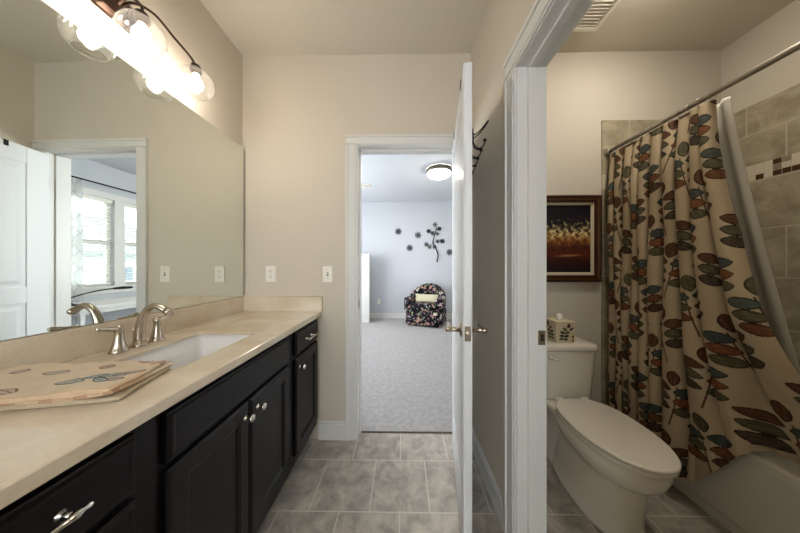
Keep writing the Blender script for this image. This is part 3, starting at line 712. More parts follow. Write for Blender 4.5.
for sx in (-1, 1):
    bm = BM(); loft(bm, [rr(sx*.075, yy(1.392), .022, .014, .008, z) for z in (.404, .432)] + [rr(sx*.075, yy(1.392), .018, .010, .006, .438)]); obj('seat_hinge', bm, M['ceramic'], tl, smooth=False)
bm = BM(); ty = yy(1.507)
loft(bm, [rr(0, ty, .148, .085, .04, .405), rr(0, ty, .156, .090, .04, .42), rr(0, ty, .172, .098, .035, .70), rr(0, ty, .172, .098, .035, .708)]); obj('tank', bm, M['ceramic'], tl, smooth=True)
bm = BM(); loft(bm, [rr(0, ty, .176, .100, .035, .709), rr(0, ty, .183, .105, .038, .716), rr(0, ty, .183, .105, .038, .738), rr(0, ty, .178, .100, .036, .747), rr(0, ty, .165, .088, .03, .750)]); obj('tank_lid', bm, M['ceramic'], tl, smooth=True)
bm = BM(); lathe(bm, [(.011, 0), (.011, .008), (.007, .012)], (-.125, ty-.099, .672), (0, -1, 0), 14); tube(bm, [(-.125, ty-.114, .672), (-.10, ty-.118, .668), (-.075, ty-.118, .664)], [.006, .0055, .005], 10); obj('flush_lever', bm, M['ceramic'], tl, smooth=True)

# tissue box cover on the tank
tb = thing('tissue_box', 'cream tissue box cover with leaf motif on the toilet tank', 'tissue box', (1.018, 1.500, .7505))
cream = mat('cream wood', (206,194,164), .5)
bm = BM(); b2 = .0585
loft(bm, [rr(0,0,b2,b2,.004,.0), rr(0,0,b2,b2,.004,.125), rr(0,0,b2+.004,b2+.004,.004,.127), rr(0,0,b2+.004,b2+.004,.004,.134), rr(0,0,b2,b2,.004,.136), rr(0,0,.03,.02,.018,.136), rr(0,0,.028,.018,.016,.120)], True, True); obj('cover', bm, cream, tb)
bm = BM(); pts = []
for j, (w, z) in enumerate(((.016, .121), (.019, .139), (.014, .152), (.019, .165), (.006, .174))):
    pts.append([(w*math.cos(a)*(1+.35*math.sin(3*a+j)), w*.55*math.sin(a)*(1+.3*math.cos(2*a+j*2)), z) for a in [2*PI*k/20 for k in range(20)]])
loft(bm, pts); obj('tissue', bm, mat('white tissue', (236,234,228), .9), tb, smooth=True)
def leaf_decal(bm, cx, cz, a, b, an, mi, y, to):
    n = 14; r = math.radians(an); f = []; bk = []
    for k in range(n):
        t = 2*PI*k/n; u = math.cos(t)*a; v = math.sin(t)*b*(1-.25*math.cos(t)**2)
        p = (cx+u*math.cos(r)-v*math.sin(r), cz+u*math.sin(r)+v*math.cos(r)); f.append(to(p[0], y+.0012, p[1])); bk.append(to(p[0], y, p[1]))
    loft(bm, [bk, f], mi=mi)
dec = [mat('leaf brown', (72,54,38), .6), mat('leaf olive', (96,90,66), .6), mat('leaf teal', (60,72,72), .6)]
for nm, to in (('f', lambda x, y, z: (x, -y, z)), ('l', lambda x, y, z: (-y, x, z))):
    bm = BM()
    for j, (lx, lz, a, b, an) in enumerate(((.020,.108,.016,.010,70), (-.004,.086,.016,.009,140), (.036,.088,.014,.008,40), (-.018,.066,.017,.009,165), (.012,.066,.015,.009,20), (-.022,.045,.017,.009,175), (.006,.044,.016,.009,10), (-.026,.026,.014,.008,185), (.000,.024,.014,.008,0), (.046,.040,.010,.006,80), (.046,.018,.009,.006,70))):
        leaf_decal(bm, lx, lz, a, b, an, j % 3, b2+.0002, to)
    box(bm, *((.004, .0065, -b2-.0011, -b2-.0001) if nm == 'f' else (-b2-.0011, -b2-.0001, .004, .0065)), .010, .10)
    obj('leaf_motif', bm, dec, tb)

# framed painting
FX0, FX1, FZ0, FZ1 = .70, 1.380, 1.122, 1.727
pf = thing('framed_painting', 'framed painting of golden blossoms on a dark ground on the wall above the toilet', 'painting', ((FX0+FX1)/2, D, (FZ0+FZ1)/2))
hw, hh = (FX1-FX0)/2, (FZ1-FZ0)/2
def frame_ring(prof, m, name):
    bm = BM(); loft(bm, [[(-hw+i, -d, -hh+i), (hw-i, -d, -hh+i), (hw-i, -d, hh-i), (-hw+i, -d, hh-i)] for i, d in prof], False, False); obj(name, bm, m, pf)
frame_ring([(0, .001), (0, .022), (.006, .028), (.014, .028), (.020, .022), (.030, .024), (.038, .030), (.046, .028), (.050, .018), (.050, .001)], M['frame'], 'frame')
frame_ring([(.0205, .0225), (.0225, .0260), (.026, .0260), (.0285, .0235)], M['gilt'], 'gilt_bead')
frame_ring([(.050, .012), (.050, .016), (.066, .012), (.068, .009), (.068, .004)], M['liner_mat'], 'inner_liner')
nx, nz = 200, 170; ux = np.linspace(-hw+.066, hw-.066, nx); uz = np.linspace(-hh+.066, hh-.066, nz); UX, UZ = np.meshgrid(ux, uz, indexing='ij')
q = noise_np(UX*9, UZ*9, 11, 5); q2 = noise_np(UX*17, UZ*19, 12, 4); v = (UZ+hh-.066)/(2*hh-.132)
Cc = np.zeros(UX.shape+(3,)); Cc[:] = lin((16,14,24))
def lay(mask, col): 
    m = np.clip(mask, 0, 1)[..., None]; Cc[:] = Cc*(1-m) + np.array(lin(col))*m
lay((.42-v+.05*q)*6, (46,18,12)); lay(np.exp(-((v-.28+.03*q)/.07)**2)*(.6+.4*q2), (104,40,16)); lay((.14-v+.03*q)*10, (24,18,26))
lay(np.exp(-((v-.48+.03*q)/.09)**2)*(.7+.4*q2), (140,74,30)); lay(np.exp(-((v-.56+.03*q)/.08)**2)*np.clip(.55+.6*q2, 0, 1.), (190,150,78)); lay(np.exp(-((v-.59+.03*q)/.07)**2)*np.clip(.15+q2*1.1, 0, 1), (232,218,170))
lay(np.exp(-((v-.70)/.06)**2)*np.clip((q2-.35)*2.4, 0, 1), (170,160,110)); lay(np.exp(-((v-.24-.1*UX)/.012)**2)*np.exp(-((UX-.12)/.07)**2)*.8, (180,130,80))
grid_mesh('canvas', np.stack([UX, UX*0-.007, UZ], -1), Cc, M['paint'], pf)

# added out-of-frame flush lights brightening the toilet room and near end of the bathroom
def added_flush_light(loc, label, r, m):
    t = thing('ceiling_light', label, 'ceiling light', loc)
    bm = BM(); lathe(bm, [(r*.95,-.0005), (r,-.02), (r,-.035), (r*.9,-.04)], n=36, caps=False); obj('rim', bm, M['plastic'], t, smooth=True)
    bm = BM(); lathe(bm, [(r*.9,-.035), (r*.86,-.055), (r*.6,-.08), (r*.3,-.09), (.001,-.093)], n=36, caps=False); obj('glass_dome', bm, m, t, smooth=True)
added_flush_light((1.30, 1.00, ZC), 'added out-of-frame flush ceiling light in the toilet room', .14, mat('added light dome toilet', (255,255,255), .5, emit=(1.0, .90, .77), estr=WCL))
added_flush_light((-.33, -.85, ZC), 'added out-of-frame flush ceiling light at the near end of the bathroom', .14, mat('added light dome near', (255,255,255), .5, emit=(1.0, .88, .70), estr=NEARL))
# exhaust vent on the toilet room ceiling
ev = thing('exhaust_vent', 'white louvred exhaust fan grille on the toilet room ceiling', 'ceiling vent', (1.075, 1.31, ZC))
bm = BM(); h1, h2 = .155, .16
loft(bm, [rr(0,0,h1,h2,.008,-.0005), rr(0,0,h1,h2,.008,-.010), rr(0,0,h1-.010,h2-.010,.006,-.020), rr(0,0,h1-.03,h2-.03,.004,-.020), rr(0,0,h1-.032,h2-.032,.004,-.006)], False, True); obj('frame', bm, M['plastic'], ev)
bm = BM()
for i in range(14):
    y = -h2+.040 + i*(2*h2-.08)/13
    box(bm, -h1+.032, h1-.032, -.0065, .0065, -.001, .001, Matrix.Translation((0, y, -.0135)) @ Matrix.Rotation(.6, 4, 'X'))
box(bm, -.006, .006, -h2+.032, h2-.032, -.019, -.012)
obj('louvres', bm, M['plastic'], ev)

# ---------------------------------------------------------------- towel folded on the countertop
tw = None
def towel():
    c0 = np.array([(-1.105, .655), (-1.088, .440), (-.668, .522), (-.718, .694)])  # footprint: left back, left front, right tip, right back
    allP = []; allC = []; allF = []; off = 0
    layers = [(0, 0, .0, .011), (.004, .003, .0105, .011), (-.004, -.006, .021, .011)]
    nu, nv = 210, 130
    cols_base = (226,208,182)
    for li, (dx, dy, z0, th) in enumerate(layers):
        u = np.linspace(0, 1, nu); v = np.linspace(0, 1, nv); U, V = np.meshgrid(u, v, indexing='ij')
        for side in (1, 0):
            X = (1-U)*(1-V)*c0[0,0] + (1-U)*V*c0[1,0] + U*V*c0[2,0] + U*(1-V)*c0[3,0]
            Y = (1-U)*(1-V)*c0[0,1] + (1-U)*V*c0[1,1] + U*V*c0[2,1] + U*(1-V)*c0[3,1]
            sh = (.010*np.sin(U*9 + li*2.1) + .004*np.sin(U*23+li))
            X = X + dx + sh*V*.9 ; Y = Y + dy + .006*np.sin(V*8+li*1.7)*U
            e = np.minimum(np.minimum(U*.42, (1-U)*.42), np.minimum(V*.24, (1-V)*.24)); r = .0055
            ro = np.where(e < r, np.sqrt(np.clip(1-((r-e)/r)**2, 0, 1)), 1)
            lift = .010*np.clip((U-.80)/.2, 0, 1)**2*np.clip((V-.3)/.7, 0, 1)*(li)*.5 + .0022*(1+np.sin(X*34 + Y*21 + li*2))*(li > 0)*ro
            mid = CZ + .0012 + z0 + th/2 + lift
            Zz = mid + (1 if side else -1)*th/2*ro*(1 + .0*U)
            if side and li == 2: Zz = Zz + .0016*noise_np(X*9, Y*9, 4, 3)*ro
            P = np.stack([X, Y, Zz], -1); a = 0.37; Sx = (X+.9)*math.cos(a) + (Y-.55)*math.sin(a); Ty = -(X+.9)*math.sin(a) + (Y-.55)*math.cos(a)
            Cc = np.zeros(P.shape); Cc[:] = lin(cols_base if li != 0 else (212,196,166)); Cc *= (1+.04*noise_np(X*12, Y*12, li, 2))[..., None]
            if side and li == 2:
                for (lx, ly, la, lb, an, col) in ((-.829,.629,.017,.013,10,(176,104,78)), (-.818,.549,.032,.014,5,(150,148,128)), (-.783,.575,.026,.012,25,(104,130,124)), (-.757,.583,.024,.012,20,(112,134,126)), (-.737,.592,.020,.011,30,(136,110,104)), (-.718,.602,.022,.011,30,(140,108,98)), (-.755,.560,.022,.010,-10,(118,128,120)), (-.725,.566,.022,.010,-5,(150,120,104)),
                        (-.770,.678,.024,.012,5,(190,122,92)), (-.725,.672,.022,.010,40,(196,132,100)), (-.90,.505,.026,.014,170,(190,136,104)), (-.93,.60,.026,.014,20,(186,150,118)), (-.98,.52,.028,.014,10,(140,146,130)), (-1.03,.60,.028,.014,170,(182,130,98))):
                    rd = math.radians(an); p_ = (X-lx)*math.cos(rd)+(Y-ly)*math.sin(rd); q_ = -(X-lx)*math.sin(rd)+(Y-ly)*math.cos(rd)
                    w = np.clip(1-(p_/la)**2, 0, None)**.7; d_ = abs(q_/lb); ii = (abs(p_) < la) & (d_ < w); ed = ii & ((d_ > w-.28) | (d_ < .08))
                    Cc[ii] = np.array(lin(col))*.55 + .32; Cc[ed] = np.array(lin(col))*.55
            bord = (e < .010) & (li > 0) & (V > .5); Cc[bord] = Cc[bord]*np.array([.97, .86, .76])
            if li == 1: 
                st = (np.sin(U*40) > .2) & (V > .93); Cc[st] = lin((204,166,136))
            idx = np.arange(nu*nv).reshape(nu, nv) + off
            F = np.stack([idx[:-1,:-1], idx[1:,:-1], idx[1:,1:], idx[:-1,1:]], -1).reshape(-1, 4)
            if not side: F = F[:, ::-1]
            allP.append(P.reshape(-1,3)); allC.append(Cc.reshape(-1,3)); allF.append(F); off += nu*nv
    me = bpy.data.meshes.new('hand_towel'); me.from_pydata(np.concatenate(allP).tolist(), [], np.concatenate(allF).tolist())
    at = me.color_attributes.new('pattern', 'FLOAT_COLOR', 'POINT'); c = np.ones((off, 4), np.float32); c[:, :3] = np.concatenate(allC); at.data.foreach_set('color', c.ravel())
    me.polygons.foreach_set('use_smooth', [True]*len(me.polygons)); me.materials.append(M['towelcloth'])
    o = bpy.data.objects.new('hand_towel', me); COL.objects.link(o)
    tag(o, 'folded cream towel printed with leaves lying on the countertop by the sink', 'towel')
towel()

# ---------------------------------------------------------------- hook rack hung over the open door
ir = thing('door_hook_rack', 'black wire hook rack with ball tips hanging over the back of the open door', 'hook rack', (OX1-.002, D-.012, 0))
wl = lambda l, o, z: MD @ Vector((l, -o, z))      # along the door, out from its back face, height
bm = BM(); box(bm, .16, .675, -.008, -.0015, 1.775, 1.800, MD); obj('rail', bm, M['iron'], ir, bevel=.001)
for l in (.20, .60):
    bm = BM(); box(bm, l-.010, l+.010, -.003, -.0008, 1.79, DZ1+.003, MD); box(bm, l-.010, l+.010, -.003, th_+.003, DZ1+.001, DZ1+.003, MD); box(bm, l-.010, l+.010, th_+.0008, th_+.003, DZ1-.035, DZ1+.003, MD)
    obj('strap', bm, M['iron'], ir)
for k in range(6):
    l = .655 - .082*k
    bm = BM(); e = .008
    tube(bm, spline([wl(l-e,.008,1.79), wl(l-e,.012,1.74), wl(l-e*.6,.034,1.722), wl(l,.052,1.738), wl(l,.056,1.755)], 5), .0026, 8)
    tube(bm, spline([wl(l+e,.008,1.79), wl(l+e,.012,1.74), wl(l+e*.6,.034,1.722), wl(l,.052,1.738), wl(l,.056,1.755)], 5), .0026, 8)
    lathe(bm, [(.001,-.007), (.0055,-.005), (.0075,0), (.0055,.005), (.001,.007)], wl(l,.056,1.757), n=12)
    obj('hook', bm, M['iron'], ir, smooth=True)
bm = BM(); l = .660
tube(bm, spline([wl(l-.010,.006,1.785), wl(l-.012,.014,1.775), wl(l-.012,.040,1.795), wl(l-.008,.064,1.826), wl(l,.068,1.833), wl(l+.008,.064,1.826), wl(l+.012,.040,1.795), wl(l+.012,.014,1.775), wl(l+.010,.006,1.785)], 6), .0026, 8); obj('wire_loop', bm, M['iron'], ir, smooth=True)

# ================================================================ bedroom
# windows
def window(name, w, label):
    t = thing(name, label, 'window', (XT, (w[0]+w[1])/2, (WZ0+WZ1)/2)); t['kind'] = 'structure'
    hy, hz_ = (w[1]-w[0])/2, (WZ1-WZ0)/2
    bm = BM()
    for sgn in (-1, 1):
        a, b = sorted((sgn*(hy-.045), sgn*hy)); box(bm, .05, .10, a, b, -hz_, hz_)
        a, b = sorted((sgn*(hz_-.045), sgn*hz_)); box(bm, .05, .10, -hy+.045, hy-.045, a, b)
    box(bm, .045, .09, -hy+.045, hy-.045, -.035, .015)
    obj('window_frame', bm, M['trim'], t, bevel=.002)
    bm = BM(); box(bm, .070, .074, -hy+.045, hy-.045, -hz_+.045, hz_-.045); obj('window_pane', bm, M['glass'], t)
    return t
window('window_1', W1, 'white double hung bedroom window nearest the doorway')
window('window_2', W2, 'white double hung bedroom window farther along the wall')
bm = BM()
box(bm, XT-.018, XT, W1[0]-.08, W1[0]-.003, WZ0-.0, WZ1+.0); box(bm, XT-.018, XT, W2[1]+.003, W2[1]+.08, WZ0, WZ1); box(bm, XT-.018, XT, W1[1]+.003, W2[0]-.003, WZ0, WZ1)
box(bm, XT-.018, XT, W1[0]-.08, W2[1]+.08, WZ1+.002, WZ1+.09); box(bm, XT-.05, XT, W1[0]-.10, W2[1]+.10, WZ0-.03, WZ0-.002); box(bm, XT-.016, XT, W1[0]-.08, W2[1]+.08, WZ0-.115, WZ0-.03)
struct('trim_7', bm, M['trim'], 'white casing and sill of the twin bedroom windows', bevel=.002)
for w, lab in ((W1, 'white slatted blind in the bedroom window nearest the doorway'), (W2, 'white slatted blind in the farther bedroom window')):
    t = thing('window_blind', lab, 'blind', (XT+.022, (w[0]+w[1])/2, WZ1-.03)); L2 = (w[1]-w[0])/2-.008
    bm = BM(); box(bm, -.02, .02, -L2, L2, -.022, .028); obj('headrail', bm, M['plastic'], t, bevel=.002)
    bm = BM(); z = -.045
    while z > -(WZ1-WZ0)+.08:
        box(bm, -.0215, .0215, -L2, L2, -.0011, .0011, Matrix.Translation((0, 0, z)) @ Matrix.Rotation(.20, 4, 'Y')); z -= .040
    for y in (-L2*.7, 0, L2*.7): tube(bm, [(0, y, -.02), (0, y, -(WZ1-WZ0)+.07)], .0012, 6)
    obj('slats', bm, M['plastic'], t)
    bm = BM(); box(bm, -.02, .02, -L2, L2, -(WZ1-WZ0)+.055, -(WZ1-WZ0)+.072); obj('bottom_rail', bm, M['plastic'], t, bevel=.002)
cr = thing('drapery_rod', 'dark curtain rod above the twin bedroom windows', 'curtain rod', (XT, 3.2, 2.42))
bm = BM(); tube(bm, [(-.08, -.96, 0), (-.08, 1.45, 0)], .010, 12); lathe(bm, [(.010,0), (.018,.01), (.022,.025), (.014,.04), (.001,.046)], (-.08, 1.45, 0), (0,1,0), 14); lathe(bm, [(.010,0), (.018,.01), (.022,.025), (.014,.04), (.001,.046)], (-.08, -.96, 0), (0,-1,0), 14); obj('rod', bm, M['iron'], cr, smooth=True)
for y in (-.9, 1.4):
    bm = BM(); tube(bm, [(-.001, y, -.01), (-.05, y, -.008), (-.08, y, -.010)], .006, 8); obj('bracket', bm, M['iron'], cr, smooth=True)
# sheer panel with embroidered lozenges
n1, n2 = 160, 300; uu = np.linspace(0, 1, n1); zz = np.linspace(2.405, .06, n2); U, ZZ = np.meshgrid(uu, zz, indexing='ij')
Y = 2.32 + U*.66; X = XT-.080 + .022*np.sin(U*2*PI*8); s_ = U*1.1; a_ = abs(((s_/.16 + ZZ/.24) % 1)-.5) ; b__ = abs(((s_/.16 - ZZ/.24) % 1)-.5)
pat = ((a_ < .03) | (b__ < .03)) & (U > .12); Cc = np.ones(U.shape+(3,))*.88; Cc[pat] = (.55, .57, .60)
sm = attr_mat('sheer voile', .8, 0, 300); nt = sm.node_tree; tr = nt.nodes.new('ShaderNodeBsdfTransparent'); mx = nt.nodes.new('ShaderNodeMixShader'); mx.inputs[0].default_value = .45
tl2 = nt.nodes.new('ShaderNodeBsdfTranslucent'); at_ = nt.nodes['Attribute']; nt.links.new(at_.outputs['Color'], tl2.inputs['Color'])
m0 = nt.nodes.new('ShaderNodeMixShader'); m0.inputs[0].default_value = .6; nt.links.new(nt.nodes['Principled BSDF'].outputs[0], m0.inputs[1]); nt.links.new(tl2.outputs[0], m0.inputs[2])
nt.links.new(m0.outputs[0], mx.inputs[1]); nt.links.new(tr.outputs[0], mx.inputs[2]); nt.links.new(mx.outputs[0], nt.nodes['Material Output'].inputs['Surface'])
tag(grid_mesh('sheer_curtain', np.stack([X, Y, ZZ], -1), Cc, sm, thick=.0008), 'sheer white curtain with a lozenge pattern at the bedroom window', 'curtain')

# white desk under the window with a dark curved lamp arm
dk = thing('desk', 'white desk top under the bedroom windows seen in the mirror', 'desk', (1.68, 3.05, .006))
bm = BM(); box(bm, -.28, .38, -.60, .60, .72, .75); obj('desk_top', bm, M['trim'], dk, bevel=.004)
bm = BM(); box(bm, -.25, .35, -.57, .57, .66, .72); obj('apron', bm, M['trim'], dk, bevel=.003)
for sx in (-.23, .31):
    for sy in (-.55, .51): bm = BM(); box(bm, sx, sx+.04, sy, sy+.04, 0, .66); obj('leg', bm, M['trim'], dk, bevel=.003)
dl = thing('desk_lamp', 'dark curved arm lamp on the white bedroom desk', 'lamp', (1.74, 2.62, .756))
bm = BM(); lathe(bm, [(.08, 0), (.08, .012), (.02, .02), (.008, .024)], n=24); obj('base', bm, M['iron'], dl, smooth=True)
bm = BM(); tube(bm, spline([(0,0,.02), (-.01,-.04,.06), (0,0,.10), (.01,.20,.15), (.02,.42,.17)], 6), .008, 10); obj('arm', bm, M['iron'], dl, smooth=True)
bm = BM(); tube(bm, [(.02,.40,.168), (.025,.50,.170), (.03,.62,.165)], [.014,.02,.016], 12, flat=.6); obj('lamp_head', bm, M['iron'], dl, smooth=True)

# ceiling light
cl = thing('ceiling_light', 'round flush ceiling light with nickel rim glowing in the bedroom', 'ceiling light', (.560, 3.56, ZC))
bm = BM(); lathe(bm, [(.195,-.0005), (.200,-.02), (.205,-.045), (.200,-.062), (.180,-.066)], n=48, caps=False); obj('rim', bm, mat('dark nickel', (120,112,104), .35, .9), cl, smooth=True)
bm = BM(); lathe(bm, [(.180,-.055), (.178,-.070), (.155,-.098), (.110,-.118), (.05,-.128), (.001,-.130)], n=48, caps=False); obj('glass_dome', bm, M['dome'], cl, smooth=True)
bm = BM(); box(bm, -.10, .10, -.075, .075, -.012, -.0005)
for i in range(7): box(bm, -.085, .085, -.004, .004, -.001, .001, Matrix.Translation((0, -.055+i*.018, -.015)) @ Matrix.Rotation(.5, 4, 'X'))
vv = obj('ceiling_register', bm, M['plastic'], loc=(-.70, 4.25, ZC), bevel=.001); tag(vv, 'small white air register on the bedroom ceiling at the left', 'ceiling vent')

# armchair with floral upholstery
def floral():
    m = mat('dark floral upholstery', (16,14,20), .85, spec=.2); nt = m.node_tree; N = nt.nodes; L = nt.links; b = N['Principled BSDF']; tc = N.new('ShaderNodeTexCoord')
    last = None
    base = N.new('ShaderNodeRGB'); base.outputs[0].default_value = (*lin((18,16,24)), 1); last = base.outputs[0]
    for sc, thr, cols, seed in ((11, .36, ((176,146,156), (206,196,180), (128,98,112), (176,132,120)), 0), (17, .30, ((92,104,84), (132,138,108), (118,130,140), (70,84,76)), 4.3), (26, .20, ((226,214,190), (200,140,150)), 9.1)):
        mp_ = N.new('ShaderNodeMapping'); mp_.inputs['Location'].default_value = (seed, seed*.7, seed*.3); L.new(tc.outputs['Object'], mp_.inputs[0])
        nz = N.new('ShaderNodeTexNoise'); nz.inputs['Scale'].default_value = 9; L.new(mp_.outputs[0], nz.inputs['Vector'])
        vm = N.new('ShaderNodeMixRGB'); vm.inputs[0].default_value = .12; L.new(mp_.outputs[0], vm.inputs[1]); L.new(nz.outputs['Color'], vm.inputs[2])
        vo = N.new('ShaderNodeTexVoronoi'); vo.inputs['Scale'].default_value = sc; L.new(vm.outputs[0], vo.inputs['Vector'])
        sx = N.new('ShaderNodeSeparateXYZ'); L.new(vo.outputs['Color'], sx.inputs[0])
        r = N.new('ShaderNodeValToRGB'); r.color_ramp.interpolation = 'CONSTANT'; els = r.color_ramp.elements
        while len(els) < len(cols): els.new(.5)
        for i, cc in enumerate(cols): els[i].position = i/len(cols); els[i].color = (*lin(cc), 1)
        L.new(sx.outputs[0], r.inputs[0])
        lt = N.new('ShaderNodeMath'); lt.operation = 'LESS_THAN'; lt.inputs[1].default_value = thr; L.new(vo.outputs['Distance'], lt.inputs[0])
        mx = N.new('ShaderNodeMixRGB'); L.new(lt.outputs[0], mx.inputs[0]); L.new(last, mx.inputs[1]); L.new(r.outputs[0], mx.inputs[2]); last = mx.outputs[0]
    L.new(last, b.inputs['Base Color']); return m
fl = floral()
ac = thing('armchair', 'black floral upholstered armchair against the bedroom wall', 'armchair', (.50, 4.88, .006), math.radians(-22))
def shell(z0, z1, r_out, r_in, a0, a1, top):
    pass
bm = BM(); loft(bm, [rr(0,0,.36,.33,.12,.03), rr(0,0,.385,.345,.14,.06), rr(0,0,.385,.345,.14,.30), rr(0,0,.37,.33,.14,.32)]); obj('seat_base', bm, fl, ac, smooth=True)
bm = BM(); loft(bm, [rr(0,-.06,.24,.27,.07,.32), rr(0,-.06,.26,.29,.08,.345), rr(0,-.06,.265,.295,.08,.42), rr(0,-.06,.24,.27,.08,.455), rr(0,-.06,.15,.18,.08,.465)]); obj('seat_cushion', bm, fl, ac, smooth=True)
bm = BM(); rings = []   # horseshoe back and arms: swept rounded section
NA = 40
for i in range(NA+1):
    a = math.radians(-28 + (208+28)*i/NA); f = max(0, math.sin(a)); lean = .04*f
    cx_, cy_ = .335*math.cos(a), .27*math.sin(a)
    if a < 0 or a > PI: 
        d = -.335*(abs(a) if a < 0 else a-PI); cy_ = d*1.6; cx_ = .335 if a < 0 else -.335
    hgt = .575 + .265*f**1.3; tk = .075
    nx_, ny_ = (math.cos(a), math.sin(a)) if 0 <= a <= PI else ((1 if a < 0 else -1), 0)
    sec = []
    for k in range(16):
        t = 2*PI*k/16; sc_ = math.copysign(abs(math.cos(t))**.6, math.cos(t))*tk; sz = math.sin(t)
        z = hgt-.05 + sz*.05 if sz > 0 else (.31 if sz < -.3 else hgt-.16)
        l_ = lean*max(0, (z-.3)/.5)
        sec.append((cx_ + nx_*(sc_ + l_), cy_ + ny_*(sc_ + l_), z))
    rings.append(sec)
loft(bm, rings); obj('back_and_arms', bm, fl, ac, smooth=True)
for sx in (-1, 1):
    for sy in (-1, 1): bm = BM(); lathe(bm, [(.016, 0), (.024, .04)], (sx*.30, sy*.26, 0), n=12); obj('foot', bm, mat('dark chair foot', (34,22,16), .4), ac)
pmx = mat('pale green striped cushion', (190,194,140), .85); nt = pmx.node_tree; wv = nt.nodes.new('ShaderNodeTexWave'); wv.inputs['Scale'].default_value = 12; wv.bands_direction = 'X'; tcx_ = nt.nodes.new('ShaderNodeTexCoord'); rp = nt.nodes.new('ShaderNodeValToRGB')
rp.color_ramp.elements[0].color = (*lin((184,180,146)), 1); rp.color_ramp.elements[1].color = (*lin((204,200,172)), 1); nt.links.new(tcx_.outputs['Object'], wv.inputs[0]); nt.links.new(wv.outputs[0], rp.inputs[0]); nt.links.new(rp.outputs[0], nt.nodes['Principled BSDF'].inputs['Base Color'])
bm = BM()
def pil(w, h, t):
    R = []
    for j, (k, d) in enumerate(((.86, -.25), (1, -.02), (1, .02), (.86, .25))): pass
    n, m_ = 20, 14; top = []; 
    for s__ in (1, -1):
        G_ = [[bm.verts.new(((2*i/n-1)*w*(1-.06*(1-abs(2*j/m_-1))), s__*t*((1-(2*i/n-1)**4)*(1-(2*j/m_-1)**4))**.5 , (2*j/m_-1)*h*(1-.05*(1-abs(2*i/n-1))))) for j in range(m_+1)] for i in range(n+1)]
        for i in range(n):
            for j in range(m_): bm.faces.new((G_[i][j], G_[i+1][j], G_[i+1][j+1], G_[i][j+1]))
    bmesh.ops.remove_doubles(bm, verts=bm.verts, dist=1e-4)
pil(.25, .09, .055)
pw = obj('throw_pillow', bm, pmx, smooth=True, loc=(.495, 4.79, .555)); pw.rotation_euler = (-.25, 0, math.radians(-22)); tag(pw, 'pale green lumbar pillow resting on the floral armchair', 'pillow')

# wall flowers and branch on the bedroom wall
def wp(u, v, Y=BY-.012):
    a = (u-400)/FPX; b = (266-v)/FPX; c_, s_ = math.cos(TH), math.sin(TH); k = Y/(s_*a + c_); return ((c_*a - s_)*k, Y, HC + b*k)
fm = [mat('grey metal flower', (92,98,104), .45, .5), mat('dark metal flower', (34,26,34), .5, .4), mat('green grey metal flower', (104,118,110), .45, .4), mat('flower centre', (48,52,58), .4, .6)]
def flower_bm(r, petals, mi, c=(0,0,0)):
    bm = BM(); c = Vector(c)
    for k in range(petals):
        a = 2*PI*k/petals; ca, sa = math.cos(a), math.sin(a); f = []; g_ = []
        for j in range(12):
            t = 2*PI*j/12; u = r*.56 + math.cos(t)*r*.44; v = math.sin(t)*r*.27; dy = -.006 - .010*((u/r)**2)
            f.append(c + Vector((u*ca - v*sa, dy, u*sa + v*ca))); g_.append(c + Vector((u*ca - v*sa, dy+.002, u*sa + v*ca)))
        loft(bm, [g_, f], mi=mi)
    return bm
for (u, v, lab) in ((398.2,231.5,'grey metal wall flower, leftmost of those on the bedroom wall'), (418,235.2,'grey metal wall flower nearest the branch on its left'), (409.7,248,'grey metal wall flower, lowest of those left of the branch'), (449.5,252.2,'grey metal wall flower beside the open door edge')):
    x, y, z = wp(u, v); t = thing('wall_flower', lab, 'wall decoration', (x, BY-.001, z), .0, 'metal flowers on the bedroom wall')
    obj('petals', flower_bm(.082, 7, 0), fm, t); bm = BM(); lathe(bm, [(.022, 0), (.022, .016), (.012, .022), (.001, .024)], (0,0,0), (0,-1,0), 14); obj('flower_centre', bm, fm[3], t, smooth=True)
bx = wp(437, 262); br = thing('metal_branch', 'dark metal blossom branch sculpture on the bedroom wall above the armchair', 'wall decoration', (bx[0], BY-.001, bx[2]))
loc = lambda u, v, d=.012: (wp(u, v)[0]-bx[0], -d, wp(u, v)[2]-bx[2])
bm = BM(); tube(bm, spline([loc(437,262), loc(438,255), loc(436,249), loc(433,243), loc(434,237), loc(436,230), loc(436,226)], 5), [.016-.009*i/30 for i in range(31)], 8); obj('stem', bm, mat('bronze branch', (58,44,44), .5, .5), br, smooth=True)
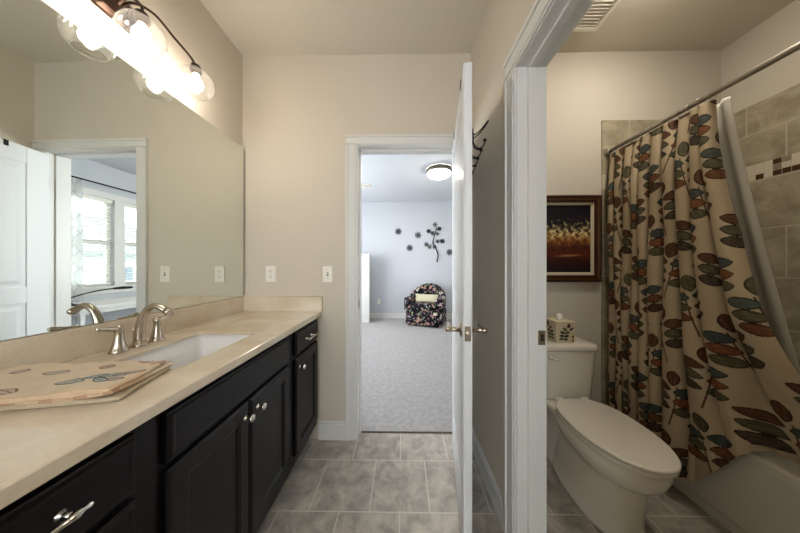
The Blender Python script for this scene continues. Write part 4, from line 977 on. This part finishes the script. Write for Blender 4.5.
for pts in (((433,243), (430,246), (427,245)), ((434,243), (438,240), (442,241)), ((435,235), (431,232), (429,231)), ((436,230), (438,229), (439,229))):
    bm = BM(); tube(bm, spline([loc(*p) for p in pts], 4), .006, 6); obj('twig', bm, fm[1], br, smooth=True)
for (u, v, mi, r) in ((435.1,224.6,2,.062), (439.3,228.8,1,.058), (428.6,231.2,1,.058), (433,233.4,0,.062), (437.4,233.8,2,.05), (442.4,241.2,1,.062), (437.8,241.4,0,.05), (426.3,244.5,0,.062), (429.6,247.2,2,.056), (434.6,247,0,.056)):
    bm = flower_bm(r, 6, mi, loc(u, v, .006)); lathe(bm, [(.018, 0), (.014, .012), (.001, .016)], loc(u, v, .008), (0,-1,0), 10, mi=3); obj('blossom', bm, fm, br)

# neighbouring house outside the windows
nb = thing('neighbour_house', 'pale sided neighbouring house outside the bedroom window', 'house', (11, 6.2, -2.6))
sid = mat('pale siding', (190,192,192), .8)
bm = BM(); box(bm, 0, 7, -4.5, 6, 0, 4.4)
for i in range(28): box(bm, -.02, 0, -4.5, 6, i*.155, i*.155+.135)
obj('siding_wall', bm, sid, nb)
bm = BM(); loft(bm, [[(-.5, -5, 4.3), (-.5, 6.5, 4.3), (-.5, 6.5, 4.45), (-.5, -5, 4.45)], [(3.5, -5, 6.4), (3.5, 6.5, 6.4), (3.5, 6.5, 6.55), (3.5, -5, 6.55)], [(7.5, -5, 4.3), (7.5, 6.5, 4.3), (7.5, 6.5, 4.45), (7.5, -5, 4.45)]]); obj('roof', bm, mat('grey shingles', (120,122,126), .9), nb)
for y in (-2.4, 0.6, 3.4):
    bm = BM(); box(bm, -.05, .02, y, y+1.0, 2.6, 3.9); f = obj('window', bm, M['trim'], nb)
    bm = BM(); box(bm, -.06, -.045, y+.08, y+.92, 2.68, 3.82); obj('pane', bm, mat('dark pane', (90,100,110), .1), f)
bm = BM(); box(bm, 2.4, 60, -60, 70, -2.75, -2.6); g0 = obj('ground_outside', bm, mat('lawn', (110,116,96), .95, nscale=2, col2=(96,104,80))); g0['kind'] = 'structure'; g0['label'] = 'ground outside the house'
bpy.context.view_layer.update()
